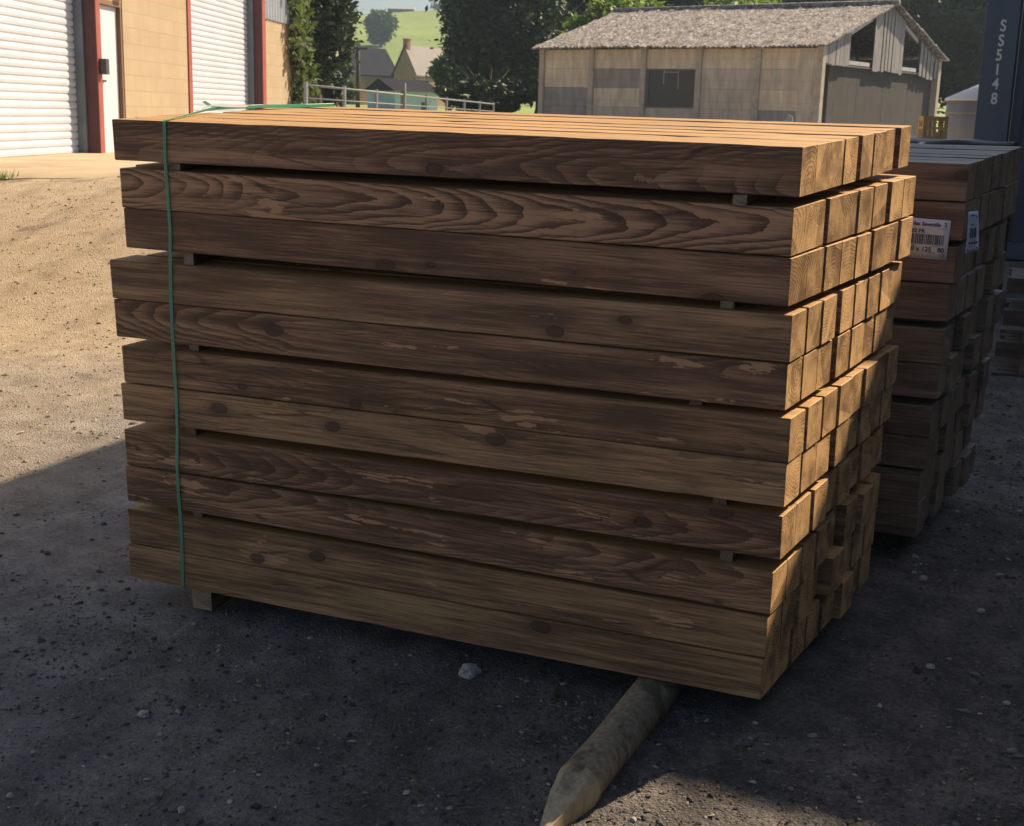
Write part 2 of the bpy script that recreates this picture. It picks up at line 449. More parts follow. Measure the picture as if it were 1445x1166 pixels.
tipg = gs(752, 1200); sh0 = gs(908, 1008)
d = Vector((tipg.x - sh0.x, tipg.y - sh0.y, 0)).normalized()
d.z = SLOPE * d.y * 1.0; d.normalize()
RP = .070
tip = Vector((tipg.x, tipg.y, g(tipg.x, tipg.y) + .035)) + d * .02
back = tip - d * 2.1
def post_mesh():
    mb = MB(); a = d.cross(Vector((0, 0, 1))).normalized(); b = a.cross(d).normalized()
    n = 20; rings = []
    Ls = [0, .03, .10, .18, .26, .30, .40, .5, .62, .75, .9, 1.1, 1.4, 1.7, 2.1]
    axis_tip = tip; vs = []; fs = []
    for s in Ls:
        cc = Vector((tipg.x, tipg.y, 0)) - d * s
        ax = Vector((cc.x, cc.y, g(cc.x, cc.y) + RP * .38))
        k = min(1, max(.10, s / .27))
        for j in range(n):
            t = 2 * math.pi * j / n
            rr = RP * (1 + .05 * noise.noise(Vector((math.cos(t) * 1.4, math.sin(t) * 1.4, s * 3 + 4))) + .03 * math.sin(s * 9))
            # four axe-cut facets towards the point
            p = a * math.cos(t) * rr + b * math.sin(t) * rr
            if k < 1:
                px, pz = p.dot(a), p.dot(b)
                lim = RP * (k * 1.02)
                px = max(-lim, min(lim * .72, px)); pz = max(-lim * .9, min(lim, pz))
                p = a * px + b * pz
                ax2 = ax - b * RP * .25 * (1 - k)
                vs.append(ax2 + p)
            else: vs.append(ax + p)
    m = []
    for i in range(len(Ls) - 1):
        for j in range(n): fs.append((i * n + j, i * n + (j + 1) % n, (i + 1) * n + (j + 1) % n, (i + 1) * n + j))
    mb.add(vs[:], fs, 0, True)
    mb.f.append(list(range(n))[::-1]); mb.m.append(0); mb.sm.append(False)
    mb.f.append([(len(Ls) - 1) * n + j for j in range(n)]); mb.m.append(0); mb.sm.append(False)
    for fi, f in enumerate(mb.f[:n * 5]):
        cen = sum((mb.v[q] for q in f), Vector()) / 4
        nn = (mb.v[f[1]] - mb.v[f[0]]).cross(mb.v[f[2]] - mb.v[f[0]])
        axp = Vector((tipg.x, tipg.y, 0)) - d * ((Vector((tipg.x, tipg.y, 0)) - cen).dot(d))
        side = (cen - Vector((axp.x, axp.y, cen.z))).dot(a)
        mb.sm[fi] = False
        if abs(side) > RP * .35 or fi // n < 3: mb.m[fi] = 1
    return mb
po = post_mesh().build('pointed_post', [M_POST.mat, M_CUT], origin=(tipg.x, tipg.y, g(tipg.x, tipg.y)))
import bmesh
bmm = bmesh.new(); bmm.from_mesh(po.data); bmesh.ops.recalc_face_normals(bmm, faces=bmm.faces); bmm.to_mesh(po.data); bmm.free()
tag(po, 'round weathered post with a hewn point sticking out from under the stack', 'post')

bx = stackpoint(277, 835).x
mb = MB(); q0 = stackM(bx, 0, 0) @ Vector((0, 0, 0))
zb = lerpz(10, bx, False)
o = sleeper('log_bearer', 1.1, .088, .092, 0, M_WOOD_OLD, stackM(bx, .03, zb - .001) @ Matrix.Rotation(-math.pi / 2, 4, 'Z') @ Matrix.Translation((0, -.044, 0)), .1, .3, 0, rng=rg)
tag(o, 'squared timber bearer under the left end of the near stack, end on the gravel', 'bearer')

# ------------------------------------------------------------------ green strapping band
M_STRAP = NT('green_strap'); M_STRAP.base((.22, .46, .38)); M_STRAP.rough(.28)
tr_ = M_STRAP.n('ShaderNodeBsdfTranslucent'); tr_.inputs[0].default_value = (.40, .88, .70, 1); ms = M_STRAP.n('ShaderNodeMixShader'); ms.inputs[0].default_value = .5
M_STRAP.l(M_STRAP.b.outputs[0], ms.inputs[1]); M_STRAP.l(tr_.outputs[0], ms.inputs[2]); M_STRAP.l(ms.outputs[0], M_STRAP.out.inputs[0])
M_WHITE_P = simple('white_plastic', (.75, .76, .74), .3, .05)
xt = stackpoint(234, 175).x; xb = stackpoint(259, 826).x
st = empty('strapping_band', tuple(stackM(xb, 0, -1.69) @ Vector((0, 0, 0))))
tag(st, 'thin green plastic band strapped round the left end of the near stack', 'strap')
bpy.context.view_layer.update()
SI = Matrix.Translation(st.location).inverted()
def ribbon(pts, width, side, mi=0):
    """flat band along pts; side = width direction per point"""
    vs = []; fs = []
    for p, s in zip(pts, side):
        vs += [p - s * width / 2, p + s * width / 2]
    for i in range(len(pts) - 1): fs.append((2 * i, 2 * i + 1, 2 * i + 3, 2 * i + 2))
    return vs, fs
def strap_part(name, pts, side, width=.0125, mat=None):
    pts = [SI @ (stackM(0, 0, 0) @ Vector(p)) for p in pts]
    side = [(RowX.to_3x3() @ Vector(s)).normalized() for s in side]
    vs, fs = ribbon(pts, width, side)
    mb = MB(); mb.add(vs, fs, 0, False)
    o = mb.build(name, mat or M_STRAP.mat, parent=st)
    so = o.modifiers.new('solid', 'SOLIDIFY'); so.thickness = .0012
    return o
ztop = zl[0] + .003
npt = 14
X = (1, 0, 0)
pts = [(xb + (xt - xb) * i / npt + .004 * math.sin(i * 1.3), -.006 - .002 * math.sin(i * 2.1), -1.69 + (1.695 + zl[0] - .001) * i / npt) for i in range(npt + 1)]
strap_part('front_run', pts, [(1, .12 * math.sin(i * .9), 0) for i in range(npt + 1)])
pk = stackpoint(234, 175)
def toppoint(u, y):
    n = RowX.to_3x3() @ Vector((0, 1, 0)); q = on_plane(u, 160, stackM(0, y, 0) @ Vector((0, 0, 0)), n)
    return (stackM(0, 0, 0).inverted() @ q).x
tp = [(xt, -.006, ztop - .004), (xt + .003, .004, ztop + .001)]
for (u, y, dz) in ((262, .22, .004), (292, .42, .012), (306, .5, .014), (330, .62, .012), (370, .8, .008), (430, .98, .004), (470, 1.135, .002)):
    tp.append((toppoint(u, y), y, ztop + dz))
strap_part('top_run', tp, [(1, -.35 - .02 * i, .25 + .5 * sstep(1, 4, i)) for i in range(len(tp))], .024)
xe = tp[-1][0]
strap_part('back_run', [(xe + (xb - xe) * i / 8, 1.15, ztop - (ztop + 1.69) * i / 8) for i in range(9)], [X] * 9)
strap_part('under_run', [(xb, -.004, -1.696), (xb, 1.15, -1.696)], [X] * 2)
kx, ky = toppoint(308, .52), .52
strap_part('loose_tail', [(kx, ky, ztop + .012), (kx - .02, ky - .02, ztop + .022), (kx - .04, ky - .03, ztop + .038)], [(.5, 1, .2)] * 3, .016)
strap_part('buckle', [(kx - .03, ky - .05, ztop + .016), (kx, ky - .01, ztop + .024), (kx + .05, ky + .02, ztop + .02), (kx + .09, ky + .06, ztop + .018)], [(.3, 1, .35)] * 4, .026, M_WHITE_P)

# ------------------------------------------------------------------ rear stack
nR = RowX.to_3x3() @ Vector((0, 1, 0))
pR = Vector((.335, 1.49, 1.725))
rv = [(1368, 232, 285), (1363, 287, 340), (1350, 349, 401), (1341, 403, 455), (1333, 466, 515), (1326, 516, 564), (1315, 575, 618), (1310, 619, 663), (1299, 667, 712), (1296, 713, 759)]
MRf = Matrix.Translation(pR) @ RowX
MRi = MRf.inverted()
rrow = []
for u, v0, v1 in rv:
    a = MRi @ on_plane(u, v0, pR, nR); b = MRi @ on_plane(u - 3, v1, pR, nR)
    rrow.append([a.x, a.z, b.z])
rgap = [[0, .045, 0, .0, .04, 0], [0, .02, 0, .03, 0, .02], [.02, 0, .04, 0, 0, .02], [0, 0, .03, .02, 0, 0], [.03, 0, 0, .03, 0, .02],
        [0, .02, 0, .02, .03, 0], [.02, 0, .03, 0, .02, 0], [0, .03, 0, .02, 0, .02], [0, .02, .03, 0, 0, .03], [.02, 0, 0, .03, .02, 0]]
rg2 = random.Random(5)
RC = ['front', 'second', 'third', 'fourth', 'fifth', 'sixth', 'rearmost']
for i, (x, za, zb_) in enumerate(rrow):
    y = 0
    wr = (1.0 - sum(rgap[i])) / 7
    for c in range(7):
        ex = 0 if c == 0 else rg2.uniform(-.006, .006) + (rg2.choice((0, 0, -.02, .012)) if i > 1 else 0)
        h = za - zb_
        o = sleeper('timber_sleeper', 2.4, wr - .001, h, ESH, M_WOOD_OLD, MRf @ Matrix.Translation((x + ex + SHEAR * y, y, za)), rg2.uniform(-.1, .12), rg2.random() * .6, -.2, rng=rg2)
        lay = ORD[i] + (' layer' if i in (0,) else ' layer from the top') if i < 9 else 'bottom layer'
        lab = 'shaded sleeper of the stack behind, %s, %s' % (lay, RC[c] + (' one' if c in (0, 6) else ' from front'))
        tag(o, lab, 'sleeper', 'sleepers of the stack behind')
        y += wr + (rgap[i][c] if c < 6 else 0)
REAR_W = 1.0
rl = ['right end of its uppermost gap', 'right end of its second gap', 'right end of its third gap', 'right end of its lowest gap']
for k, i in enumerate((1, 3, 5, 7)):
    z1 = rrow[i][2] - .0005; z0 = rrow[i + 1][1] + .0005
    if z1 - z0 < .006: z0 = z1 - .006
    for xo, side in ((-.35, 'right'),):
        o = sleeper('spacer_batten', 1.0, .04, z1 - z0, 0, M_BATTEN, MRf @ Matrix.Translation((xo, .01, z1)) @ Matrix.Rotation(-math.pi / 2, 4, 'Z') @ Matrix.Translation((0, -.02, 0)), 0, .5, 0, rng=rg2)
        tag(o, 'thin spacer batten in the stack behind, %s' % rl[k], 'batten', 'spacer battens of the stack behind')
for xo, lab in ((-.35, 'timber bearer on the ground under the right end of the stack behind'), (-2.0, 'timber bearer on the ground under the left end of the stack behind')):
    z1 = rrow[-1][2] - .001
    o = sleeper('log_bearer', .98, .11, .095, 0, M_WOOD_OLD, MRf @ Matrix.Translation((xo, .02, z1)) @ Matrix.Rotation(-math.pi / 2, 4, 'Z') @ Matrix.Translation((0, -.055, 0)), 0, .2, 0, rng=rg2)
    tag(o, lab, 'bearer')

# ------------------------------------------------------------------ labels stapled to the rear stack
M_LABEL = simple('white_label_card', (.86, .86, .90), .55, .04, 3)
M_INK = simple('black_ink', (.03, .03, .035), .6, .05)
def text_mesh(name, body, size, mat, M, parent, extrude=.0004, align='LEFT', cond=1.0):
    cu = bpy.data.curves.new(name, 'FONT'); cu.body = body; cu.size = size; cu.extrude = extrude; cu.align_x = align; cu.offset = .003 if name == 'stencil_digit' else (.0004 if size > .02 else 0)
    tmp = bpy.data.objects.new('tmp', cu); COL.objects.link(tmp)
    dg = bpy.context.evaluated_depsgraph_get(); dg.update()
    me = bpy.data.meshes.new_from_object(tmp.evaluated_get(dg)); bpy.data.objects.remove(tmp)
    for v in me.vertices: v.co.x *= cond
    me.materials.clear(); me.materials.append(mat); me.name = name
    o = bpy.data.objects.new(name, me); COL.objects.link(o)
    o.parent = parent; o.matrix_local = M
    return o
# card in local x (right), z (up), facing -y
c_tl = MRi @ on_plane(1284, 306, pR, nR); c_tr = MRi @ on_plane(1341, 309, pR, nR); c_br = MRi @ on_plane(1333, 365.5, pR, nR)
cw = .235; chh = (c_tr.z - c_br.z) * 1.0
y_off = -.006
card_org = MRf @ Vector((c_tr.x - cw, y_off, c_br.z))
card = MB()
nx, nz = 8, 4; vs = []; fs = []
for j in range(nz + 1):
    for i in range(nx + 1):
        vs.append((cw * i / nx + .012 * (j / nz - 1) * 0, .002 * math.sin(i * .9) + .0015 * math.cos(j * 1.7), chh * j / nz))
for j in range(nz):
    for i in range(nx): a = j * (nx + 1) + i; fs.append((a, a + 1, a + nx + 2, a + nx + 1))
card.add(vs, fs, 0, True)
lb = card.build('stock_label', M_LABEL)
so = lb.modifiers.new('solid', 'SOLIDIFY'); so.thickness = .0008; so.offset = 1
lb.matrix_world = Matrix.Translation(card_org) @ RowX @ Matrix.Rotation(R(1.5), 4, 'Y')
tag(lb, 'white stock label with large barcode stapled to the front of the rear stack', 'label')
TX = Matrix.Rotation(R(90), 4, 'X')
yy = -.0045
xo = c_tl.x - (c_tr.x - cw)           # where the visible part begins
def lt(body, x, z, size, cond=.9): text_mesh('printed_text', body, size, M_INK, Matrix.Translation((x, yy, z)) @ TX, lb, cond=cond)
cwid = .15
lt('ntrilas Sawmills', xo - .012, chh - .026, .0205, 1.0)
lt('0582 FK', xo - .012, chh * .655, .021, 1.0)
lt('100 x 125', xo - .012, chh * .20, .024, 1.05); lt('80', xo + .112, chh * .20, .024, 1.05)
lt('2', cw - .022, chh - .026, .024)
lt('1 2', cw - .03, .014, .016)
bars = MB(); x = xo - .02; rb = random.Random(3)
while x < cw - .02:
    bw = rb.choice((.0012, .0012, .0024, .0034)); bars.box(x, x + bw, yy, yy + .0006, chh * .37, chh * .62); x += bw + rb.choice((.0013, .0013, .0024, .003))
bars.build('barcode', M_INK, parent=lb)
sm = MB(); sm.box(cw - .07, cw - .045, yy, yy + .0006, .026, .0275); sm.box(cw - .03, cw - .012, yy, yy + .0006, chh - .034, chh - .0327)
sm.box(xo + .0, xo + .03, yy, yy + .0006, chh * .335, chh * .342); sm.box(cw - .06, cw - .03, yy, yy + .0006, chh * .335, chh * .342)
sm.build('fine_print', M_INK, parent=lb)

# curled label on the sleeper ends
nE = (RowX.to_3x3() @ Vector((1, -SHEAR, 0))).normalized()
pE = MRf @ Vector((rrow[1][0] + .03, 0, rrow[1][1]))
e_tl = on_plane(1365, 299, pE, nE); e_tr = on_plane(1379, 298, pE, nE); e_br = on_plane(1379, 354, pE, nE); e_bl = on_plane(1360, 358, pE, nE)
vs = []; fs = []; NZ = 10; NX = 3
for j in range(NZ + 1):
    t = j / NZ
    a = e_tl.lerp(e_bl, t); b = e_tr.lerp(e_br, t)
    bulge = .018 * math.sin(t * math.pi * 1.0) * (1 - .2 * t)
    for i in range(NX + 1):
        p = a.lerp(b, i / NX) + nE * (.004 + .003 * math.sin(t * 3)) + (a - b).normalized() * (bulge * .55 * i / NX)
        vs.append(p)
for j in range(NZ):
    for i in range(NX): q = j * (NX + 1) + i; fs.append((q, q + NX + 1, q + NX + 2, q + 1))
M_LABEL2 = simple('bluish_label_card', (.68, .78, .92), .5, .04, 3)
lb2m = MB().add(vs, fs, 0, True); lb2 = lb2m.build('stock_label', M_LABEL2, origin=e_bl)
so = lb2.modifiers.new('solid', 'SOLIDIFY'); so.thickness = .0008; so.offset = 0
tag(lb2, 'small curled label with barcode on the sawn ends of the rear stack', 'label')
def e_on(s, t, lift=.0016):
    j = min(NZ - 1, int(t * NZ)); ft = t * NZ - j; i = min(NX - 1, int(s * NX)); fi = s * NX - i
    g0 = vs[j * (NX + 1) + i].lerp(vs[j * (NX + 1) + i + 1], fi); g1 = vs[(j + 1) * (NX + 1) + i].lerp(vs[(j + 1) * (NX + 1) + i + 1], fi)
    return g0.lerp(g1, ft) + nE * lift - e_bl
bm2 = MB()
def strip(s0, s1, t0, t1):
    n = max(1, int((t1 - t0) * 12)); 
    for k in range(n):
        ta = t0 + (t1 - t0) * k / n; tb = t0 + (t1 - t0) * (k + 1) / n
        bm2.add([e_on(s0, ta), e_on(s1, ta), e_on(s1, tb), e_on(s0, tb)], [(0, 3, 2, 1)])
s = .2
while s < .8: w_ = rb.choice((.02, .035, .05)); strip(s, s + w_, .40, .64); s += w_ + .03
for a_, b_ in ((.15, .3), (.36, .5), (.56, .7), (.74, .86)): strip(a_, b_, .74, .79)
for a_, b_ in ((.2, .62),): strip(a_, b_, .08, .11)
strip(.3, .5, .30, .33); strip(.78, .86, .1, .16); strip(.1, .18, .9, .94); strip(.8, .88, .88, .92)
bm2.build('barcode', M_INK, parent=lb2)
o2 = bpy.data.objects[lb2.name]

# ------------------------------------------------------------------ ground
rn = random.Random(2)
def axis(lo, a, b, hi, fine, grow=1.13):
    c = [a]; 
    while c[-1] < b: c.append(c[-1] + fine)
    st_ = fine
    while c[-1] < hi: st_ *= grow; c.append(c[-1] + st_)
    st_ = fine; l = [a]
    while l[-1] > lo: st_ *= grow; l.append(l[-1] - st_)
    return l[:0:-1] + c
gx = axis(-70, -5.4, 1.6, 60, .028); gy = axis(-60, -1.9, 4.6, 62, .028)
def gnoise(x, y):
    near = 1 - sstep(6, 30, math.hypot(x, y))
    n = noise.noise(Vector((x * .35, y * .35, 3))) * .035 * sstep(2, 8, math.hypot(x + 1, y))
    n += noise.noise(Vector((x * 2.1, y * 2.1, 1))) * .010
    rt_side = sstep(-.8, .4, x) * .8 + .2 * sstep(-1.5, -3.5, x)
    n += noise.noise(Vector((x * 9, y * 9, 5))) * (.0045 + .003 * rt_side) * near
    n += (noise.noise(Vector((x * 27, y * 27, 9)))) * (.0035 + .0045 * rt_side) * near
    return n
def gz(x, y):
    dist = (Vector((x, y)) - WP).dot(WN)
    f = 1 - (1 - sstep(7, 10, dist)) * sstep(7, 8.3, y) * (1 - sstep(30, 34, y))
    return g(x, y) + gnoise(x, y) * f - .01 * (1 - f)
vs = [(x, y, gz(x, y)) for y in gy for x in gx]
W_ = len(gx); fs = [(j * W_ + i, j * W_ + i + 1, (j + 1) * W_ + i + 1, (j + 1) * W_ + i) for j in range(len(gy) - 1) for i in range(W_ - 1)]
m = NT('yard_gravel'); c = m.coord('Object')
s = m.n('ShaderNodeSeparateXYZ'); m.l(c, s.inputs[0])
big = m.noise(c, .45, 4, .6); mid = m.noise(c, 5, 5, .65); fin = m.noise(c, 55, 5, .7); vf = m.noise(c, 260, 3, .7)
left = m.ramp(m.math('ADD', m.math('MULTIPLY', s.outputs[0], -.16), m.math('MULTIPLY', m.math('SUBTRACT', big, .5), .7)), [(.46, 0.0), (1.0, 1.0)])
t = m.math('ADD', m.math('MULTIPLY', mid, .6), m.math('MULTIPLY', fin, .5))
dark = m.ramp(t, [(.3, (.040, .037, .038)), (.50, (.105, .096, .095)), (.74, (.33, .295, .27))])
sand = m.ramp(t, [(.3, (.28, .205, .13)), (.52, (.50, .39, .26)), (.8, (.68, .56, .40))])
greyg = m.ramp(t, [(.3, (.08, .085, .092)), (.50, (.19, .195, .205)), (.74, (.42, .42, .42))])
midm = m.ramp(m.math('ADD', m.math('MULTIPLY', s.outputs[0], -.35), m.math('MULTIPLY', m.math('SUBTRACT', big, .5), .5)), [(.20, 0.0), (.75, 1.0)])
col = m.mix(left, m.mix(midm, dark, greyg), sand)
# damp stains
stn = m.ramp(m.noise(c, 1.7, 4, .6), [(.60, 0.0), (.70, .55)])
col = m.mix(stn, col, (.07, .062, .058))
wv = m.n('ShaderNodeTexWave'); wv.inputs['Scale'].default_value = .32; wv.inputs['Distortion'].default_value = 3.5; wv.inputs['Detail'].default_value = 3; m.l(m.scale(c, (1, .25, 1)), wv.inputs[0])
col = m.mix(m.ramp(wv.outputs['Fac'], [(.0, .35), (.25, 0.0)]), col, m.mix(1.0, col, (.62, .6, .6), 'MULTIPLY'))
# chips: cell-sized stones in the surface
v1 = m.vor(c, 95); v2 = m.vor(c, 42)
sc_ = m.n('ShaderNodeSeparateColor'); m.l(v1.outputs['Color'], sc_.inputs[0])
chip = m.math('MULTIPLY', m.math('GREATER_THAN', sc_.outputs[0], .90), m.math('LESS_THAN', v1.outputs['Distance'], .38))
sc2 = m.n('ShaderNodeSeparateColor'); m.l(v2.outputs['Color'], sc2.inputs[0])
chip2 = m.math('MULTIPLY', m.math('GREATER_THAN', sc2.outputs[1], .91), m.math('LESS_THAN', v2.outputs['Distance'], .3))
col = m.mix(m.math('MULTIPLY', chip, .6), col, (.30, .28, .26))
col = m.mix(m.math('MULTIPLY', chip2, .5), col, (.05, .045, .04))
col = m.mix(m.math('MULTIPLY', m.math('SUBTRACT', vf, .5), .8, clamp=True), col, (.5, .44, .36))
m.base(col); m.rough(.92)
bh = m.math('ADD', m.math('MULTIPLY', fin, 1.0), m.math('MULTIPLY', vf, .45)); bh = m.math('SUBTRACT', bh, m.math('MULTIPLY', v1.outputs['Distance'], .5))
m.bump(bh, .9, .024)
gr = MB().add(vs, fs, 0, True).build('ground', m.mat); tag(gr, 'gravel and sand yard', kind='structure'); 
del gr['label']

# pale concrete apron along the warehouse
M_APRON = simple('apron_concrete', (.46, .36, .235), .85, .15, 1.2, bump=.2, bscale=40)
vs = []; fs = []; nA, nB = 44, 26
for i in range(nA + 1):
    w = 13.2 + (30 - 13.2) * (i / nA) ** 1.5
    for k in range(nB + 1):
        lx = -5.75 + .08 * (w - 18.7) + 11.0 * k / nB - 2.2
        ww = w + (.35 * noise.noise(Vector((lx * .9, 2, 0))) - .03 * lx if i < 6 else 0)
        q = A(722.5 + lx / ww * F, 160, ww)
        edge = min(1, i / 2.0)
        vs.append((q.x, q.y, gz(q.x, q.y) * 0 + g(q.x, q.y) + .004 + .02 * edge))
for i in range(nA):
    for k in range(nB): a = i * (nB + 1) + k; fs.append((a, a + 1, a + nB + 2, a + nB + 1))
apo = MB().add(vs, fs, 0, True).build('pavement', M_APRON); tag(apo, kind='structure')

# loose stones
M_STONE = NT('pebbles'); gi = M_STONE.n('ShaderNodeNewGeometry')
M_STONE.base(M_STONE.ramp(gi.outputs['Random Per Island'], [(0, (.04, .037, .035)), (.55, (.10, .093, .086)), (.88, (.22, .21, .205)), (1, (.46, .44, .42))])); M_STONE.rough(.85)
M_STONE.bump(M_STONE.noise(M_STONE.coord(), 300, 3), .5, .002)
def pebble(mb, x, y, s, rr):
    z = gz(x, y)
    M = Matrix.Translation((x, y, z + s * .15)) @ Matrix.Rotation(rr.random() * 6.3, 4, 'Z') @ Matrix.Rotation(rr.uniform(-.4, .4), 4, 'X')
    a, b, c_ = s * rr.uniform(.7, 1.3), s * rr.uniform(.5, .9), s * rr.uniform(.3, .65)
    vs = []
    for (px, py, pz) in ((1, 0, 0), (.5, .8, .1), (-.4, .85, 0), (-1, .05, 0), (-.5, -.8, .05), (.55, -.75, 0), (.35, .25, .85), (-.45, .1, .9), (.05, -.45, .8), (0, 0, -.8)):
        j = rr.uniform(.8, 1.2)
        vs.append((px * a * j, py * b * j, pz * c_ * j))
    fs = [(0, 1, 6), (1, 2, 6), (2, 7, 6), (2, 3, 7), (3, 4, 7), (4, 8, 7), (4, 5, 8), (5, 0, 8), (0, 6, 8), (6, 7, 8), (1, 0, 9), (2, 1, 9), (3, 2, 9), (4, 3, 9), (5, 4, 9), (0, 5, 9)]
    mb.add(vs, fs, 0, False, M)
rp = random.Random(21)
pm = MB(); cnt = 0
for k in range(2600):
    pebble(pm, rp.uniform(-.7, 1.1), rp.uniform(-1.0, .0), .0015 + .0035 * rp.random() + .008 * rp.random() ** 6, rp)
for k in range(1500):
    pebble(pm, rp.uniform(.1, 1.5), rp.uniform(-.3, 4.8), .005 + .003 * rp.random() + .012 * rp.random() ** 5, rp)
for k in range(3600):
    pebble(pm, rp.uniform(-3.6, -.2), rp.uniform(-1.5, .05), .0022 + .004 * rp.random() + .009 * rp.random() ** 6, rp)
pl = MB()
for k in range(4200):
    pebble(pl, rp.uniform(-9.5, -2.6), rp.uniform(.5, 8), .004 + .006 * rp.random() + .014 * rp.random() ** 7, rp)
while cnt < 9500:
    if rp.random() < .55: x = rp.uniform(-2.8, 1.4); y = rp.uniform(-1.7, .8)
    elif rp.random() < .5: x = rp.uniform(.0, 1.6); y = rp.uniform(0, 5)
    else: x = rp.uniform(-8.5, -2.0); y = rp.uniform(-1, 7)
    if -2.5 < x < .2 and 0.12 < y < 1.2: continue
    dens = noise.noise(Vector((x * 1.3, y * 1.3, 7)))
    if rp.random() > .55 + dens * .8: continue
    s_ = .0022 + .0035 * rp.random() + (.012 * rp.random() ** 8) + (.003 if y > 2 or x < -3 else 0)
    pebble(pm, x, y, s_, rp); cnt += 1
tag(pm.build('loose_gravel', M_STONE.mat), kind='stuff', label='loose chips and pebbles on the yard', cat='gravel')
M_SANDP = NT('sandy_pebbles'); gi = M_SANDP.n('ShaderNodeNewGeometry')
M_SANDP.base(M_SANDP.ramp(gi.outputs['Random Per Island'], [(0, (.17, .125, .085)), (.6, (.38, .29, .19)), (.93, (.52, .42, .30)), (1, (.10, .09, .085))])); M_SANDP.rough(.9)
tag(pl.build('sandy_gravel', M_SANDP.mat), kind='stuff', label='sandy pebbles on the sunlit yard', cat='gravel')

# wood chips and bark
M_CHIP = NT('wood_chips'); gi = M_CHIP.n('ShaderNodeNewGeometry')
M_CHIP.base(M_CHIP.ramp(gi.outputs['Random Per Island'], [(0, (.03, .024, .02)), (.6, (.10, .07, .045)), (.85, (.22, .15, .09)), (1, (.5, .38, .22))])); M_CHIP.rough(.9)
cp = MB()
for k in range(900):
    if k % 3: x = rp.gauss(.25, .55); y = rp.gauss(-.45, .35)
    else: x = rp.uniform(-2.6, 1.4); y = rp.uniform(-1.3, .12)
    if -2.5 < x < .2 and 0.08 < y < 1.2: continue
    z = gz(x, y) + .003; l = rp.uniform(.003, .011); w_ = l * rp.uniform(.25, .6); a = rp.random() * 6.3
    M = Matrix.Translation((x, y, z)) @ Matrix.Rotation(a, 4, 'Z') @ Matrix.Rotation(rp.uniform(-.5, .5), 4, 'X') @ Matrix.Rotation(rp.uniform(-.4, .4), 4, 'Y')
    cp.add([(-l, -w_, 0), (l * .8, -w_ * .7, 0), (l, w_ * .6, .0015), (-l * .7, w_, .001), (-l * .2, 0, .0035)], [(0, 1, 4), (1, 2, 4), (2, 3, 4), (3, 0, 4), (0, 3, 2, 1)], 0, False, M)
tag(cp.build('wood_chips', M_CHIP.mat), kind='stuff', label='dark and pale wood chips scattered in front of the stack', cat='wood chips')

# straw and splinters
M_STRAW = simple('straw', (.42, .34, .2), .7, .2)
sm_ = MB()
for k in range(170):
    x = rp.uniform(-2.4, 1.3); y = rp.uniform(-1.4, 2.5 if rp.random() < .3 else .2)
    if -2.5 < x < .2 and 0.05 < y < 1.2: continue
    z = gz(x, y) + .004; a = rp.random() * 6.3; l = rp.uniform(.01, .045); w_ = rp.uniform(.0006, .0015)
    dx, dy = math.cos(a) * l, math.sin(a) * l
    sm_.tube([(x, y, z), (x + dx * .5, y + dy * .5, z + .004), (x + dx, y + dy, z + .001)], w_, 3, smooth=False)
tag(sm_.build('straw_litter', M_STRAW), kind='stuff', label='straw and wood splinters on the gravel', cat='straw')

# single stones
M_ROCK = NT('rock'); c = M_ROCK.coord()
M_ROCK.base(M_ROCK.ramp(M_ROCK.noise(c, 40, 5, .65), [(.3, (.26, .25, .24)), (.7, (.62, .59, .56))])); M_ROCK.rough(.85); M_ROCK.bump(M_ROCK.noise(c, 90, 5, .7), .8, .006)
import bmesh
def rock(u, v, size, lab, seed, flat=.75):
    p = gs(u, v); 
    bm_ = bmesh.new(); bmesh.ops.create_icosphere(bm_, subdivisions=3, radius=1)
    for vv in bm_.verts:
        q = vv.co.copy(); n_ = noise.noise(q * 1.3 + Vector((seed, 0, 0))) * .45 + noise.noise(q * 3 + Vector((0, seed, 0))) * .16
        # chipped planes
        k = 1 + n_
        vv.co = Vector((q.x * k, q.y * k * .85, max(-.5, q.z * k * flat)))
        for dv in ((1, .3, .4), (-.6, .7, .5), (-.2, -1, .3), (.1, .2, 1)):
            dn = Vector(dv).normalized(); ex = vv.co.dot(dn) - .82 * (.9 if dv[2] < 1 else .75)
            if ex > 0: vv.co -= dn * ex * .8
    bmesh.ops.scale(bm_, vec=(size, size, size), verts=bm_.verts)
    me = bpy.data.meshes.new('stone'); bm_.to_mesh(me); bm_.free(); me.materials.append(M_ROCK.mat)
    o = bpy.data.objects.new('stone', me); COL.objects.link(o)
    o.location = (p.x, p.y, gz(p.x, p.y) + size * .35); o.rotation_euler = (0, 0, seed)
    tag(o, lab, 'stone')
rock(662, 952, .037, 'fist-sized pale grey stone lying in front of the stack', 1.2)
rock(203, 1010, .022, 'rounded dark stone on the shaded gravel at lower left', 2.4, .55)
rock(1302, 820, .018, 'pale angular pebble in the shade right of the near stack, nearest the timber', 3.1)
rock(1385, 862, .018, 'flat grey pebble in the shade near the right edge', 4.7, .4)
rock(1312, 946, .017, 'low grey pebble in the dark shade below the near stack corner, far right', 5.5, .5)
rock(1292, 786, .014, 'small grey pebble just right of the rear stack foot', 6.1, .6)
rock(226, 1035, .010, 'small white pebble just below the rounded dark stone', 7.2, .6)
rock(256, 1143, .012, 'small pale pebble at the bottom edge of the shaded gravel', 8.2, .7)
rock(14, 1124, .011, 'small pale pebble in the lower left corner', 9.3, .6)
rock(447, 1082, .009, 'small bright pebble on the shaded gravel left of the post', 3.7, .6)
rock(1420, 995, .014, 'low pebble near the lower right edge', 2.9, .5)

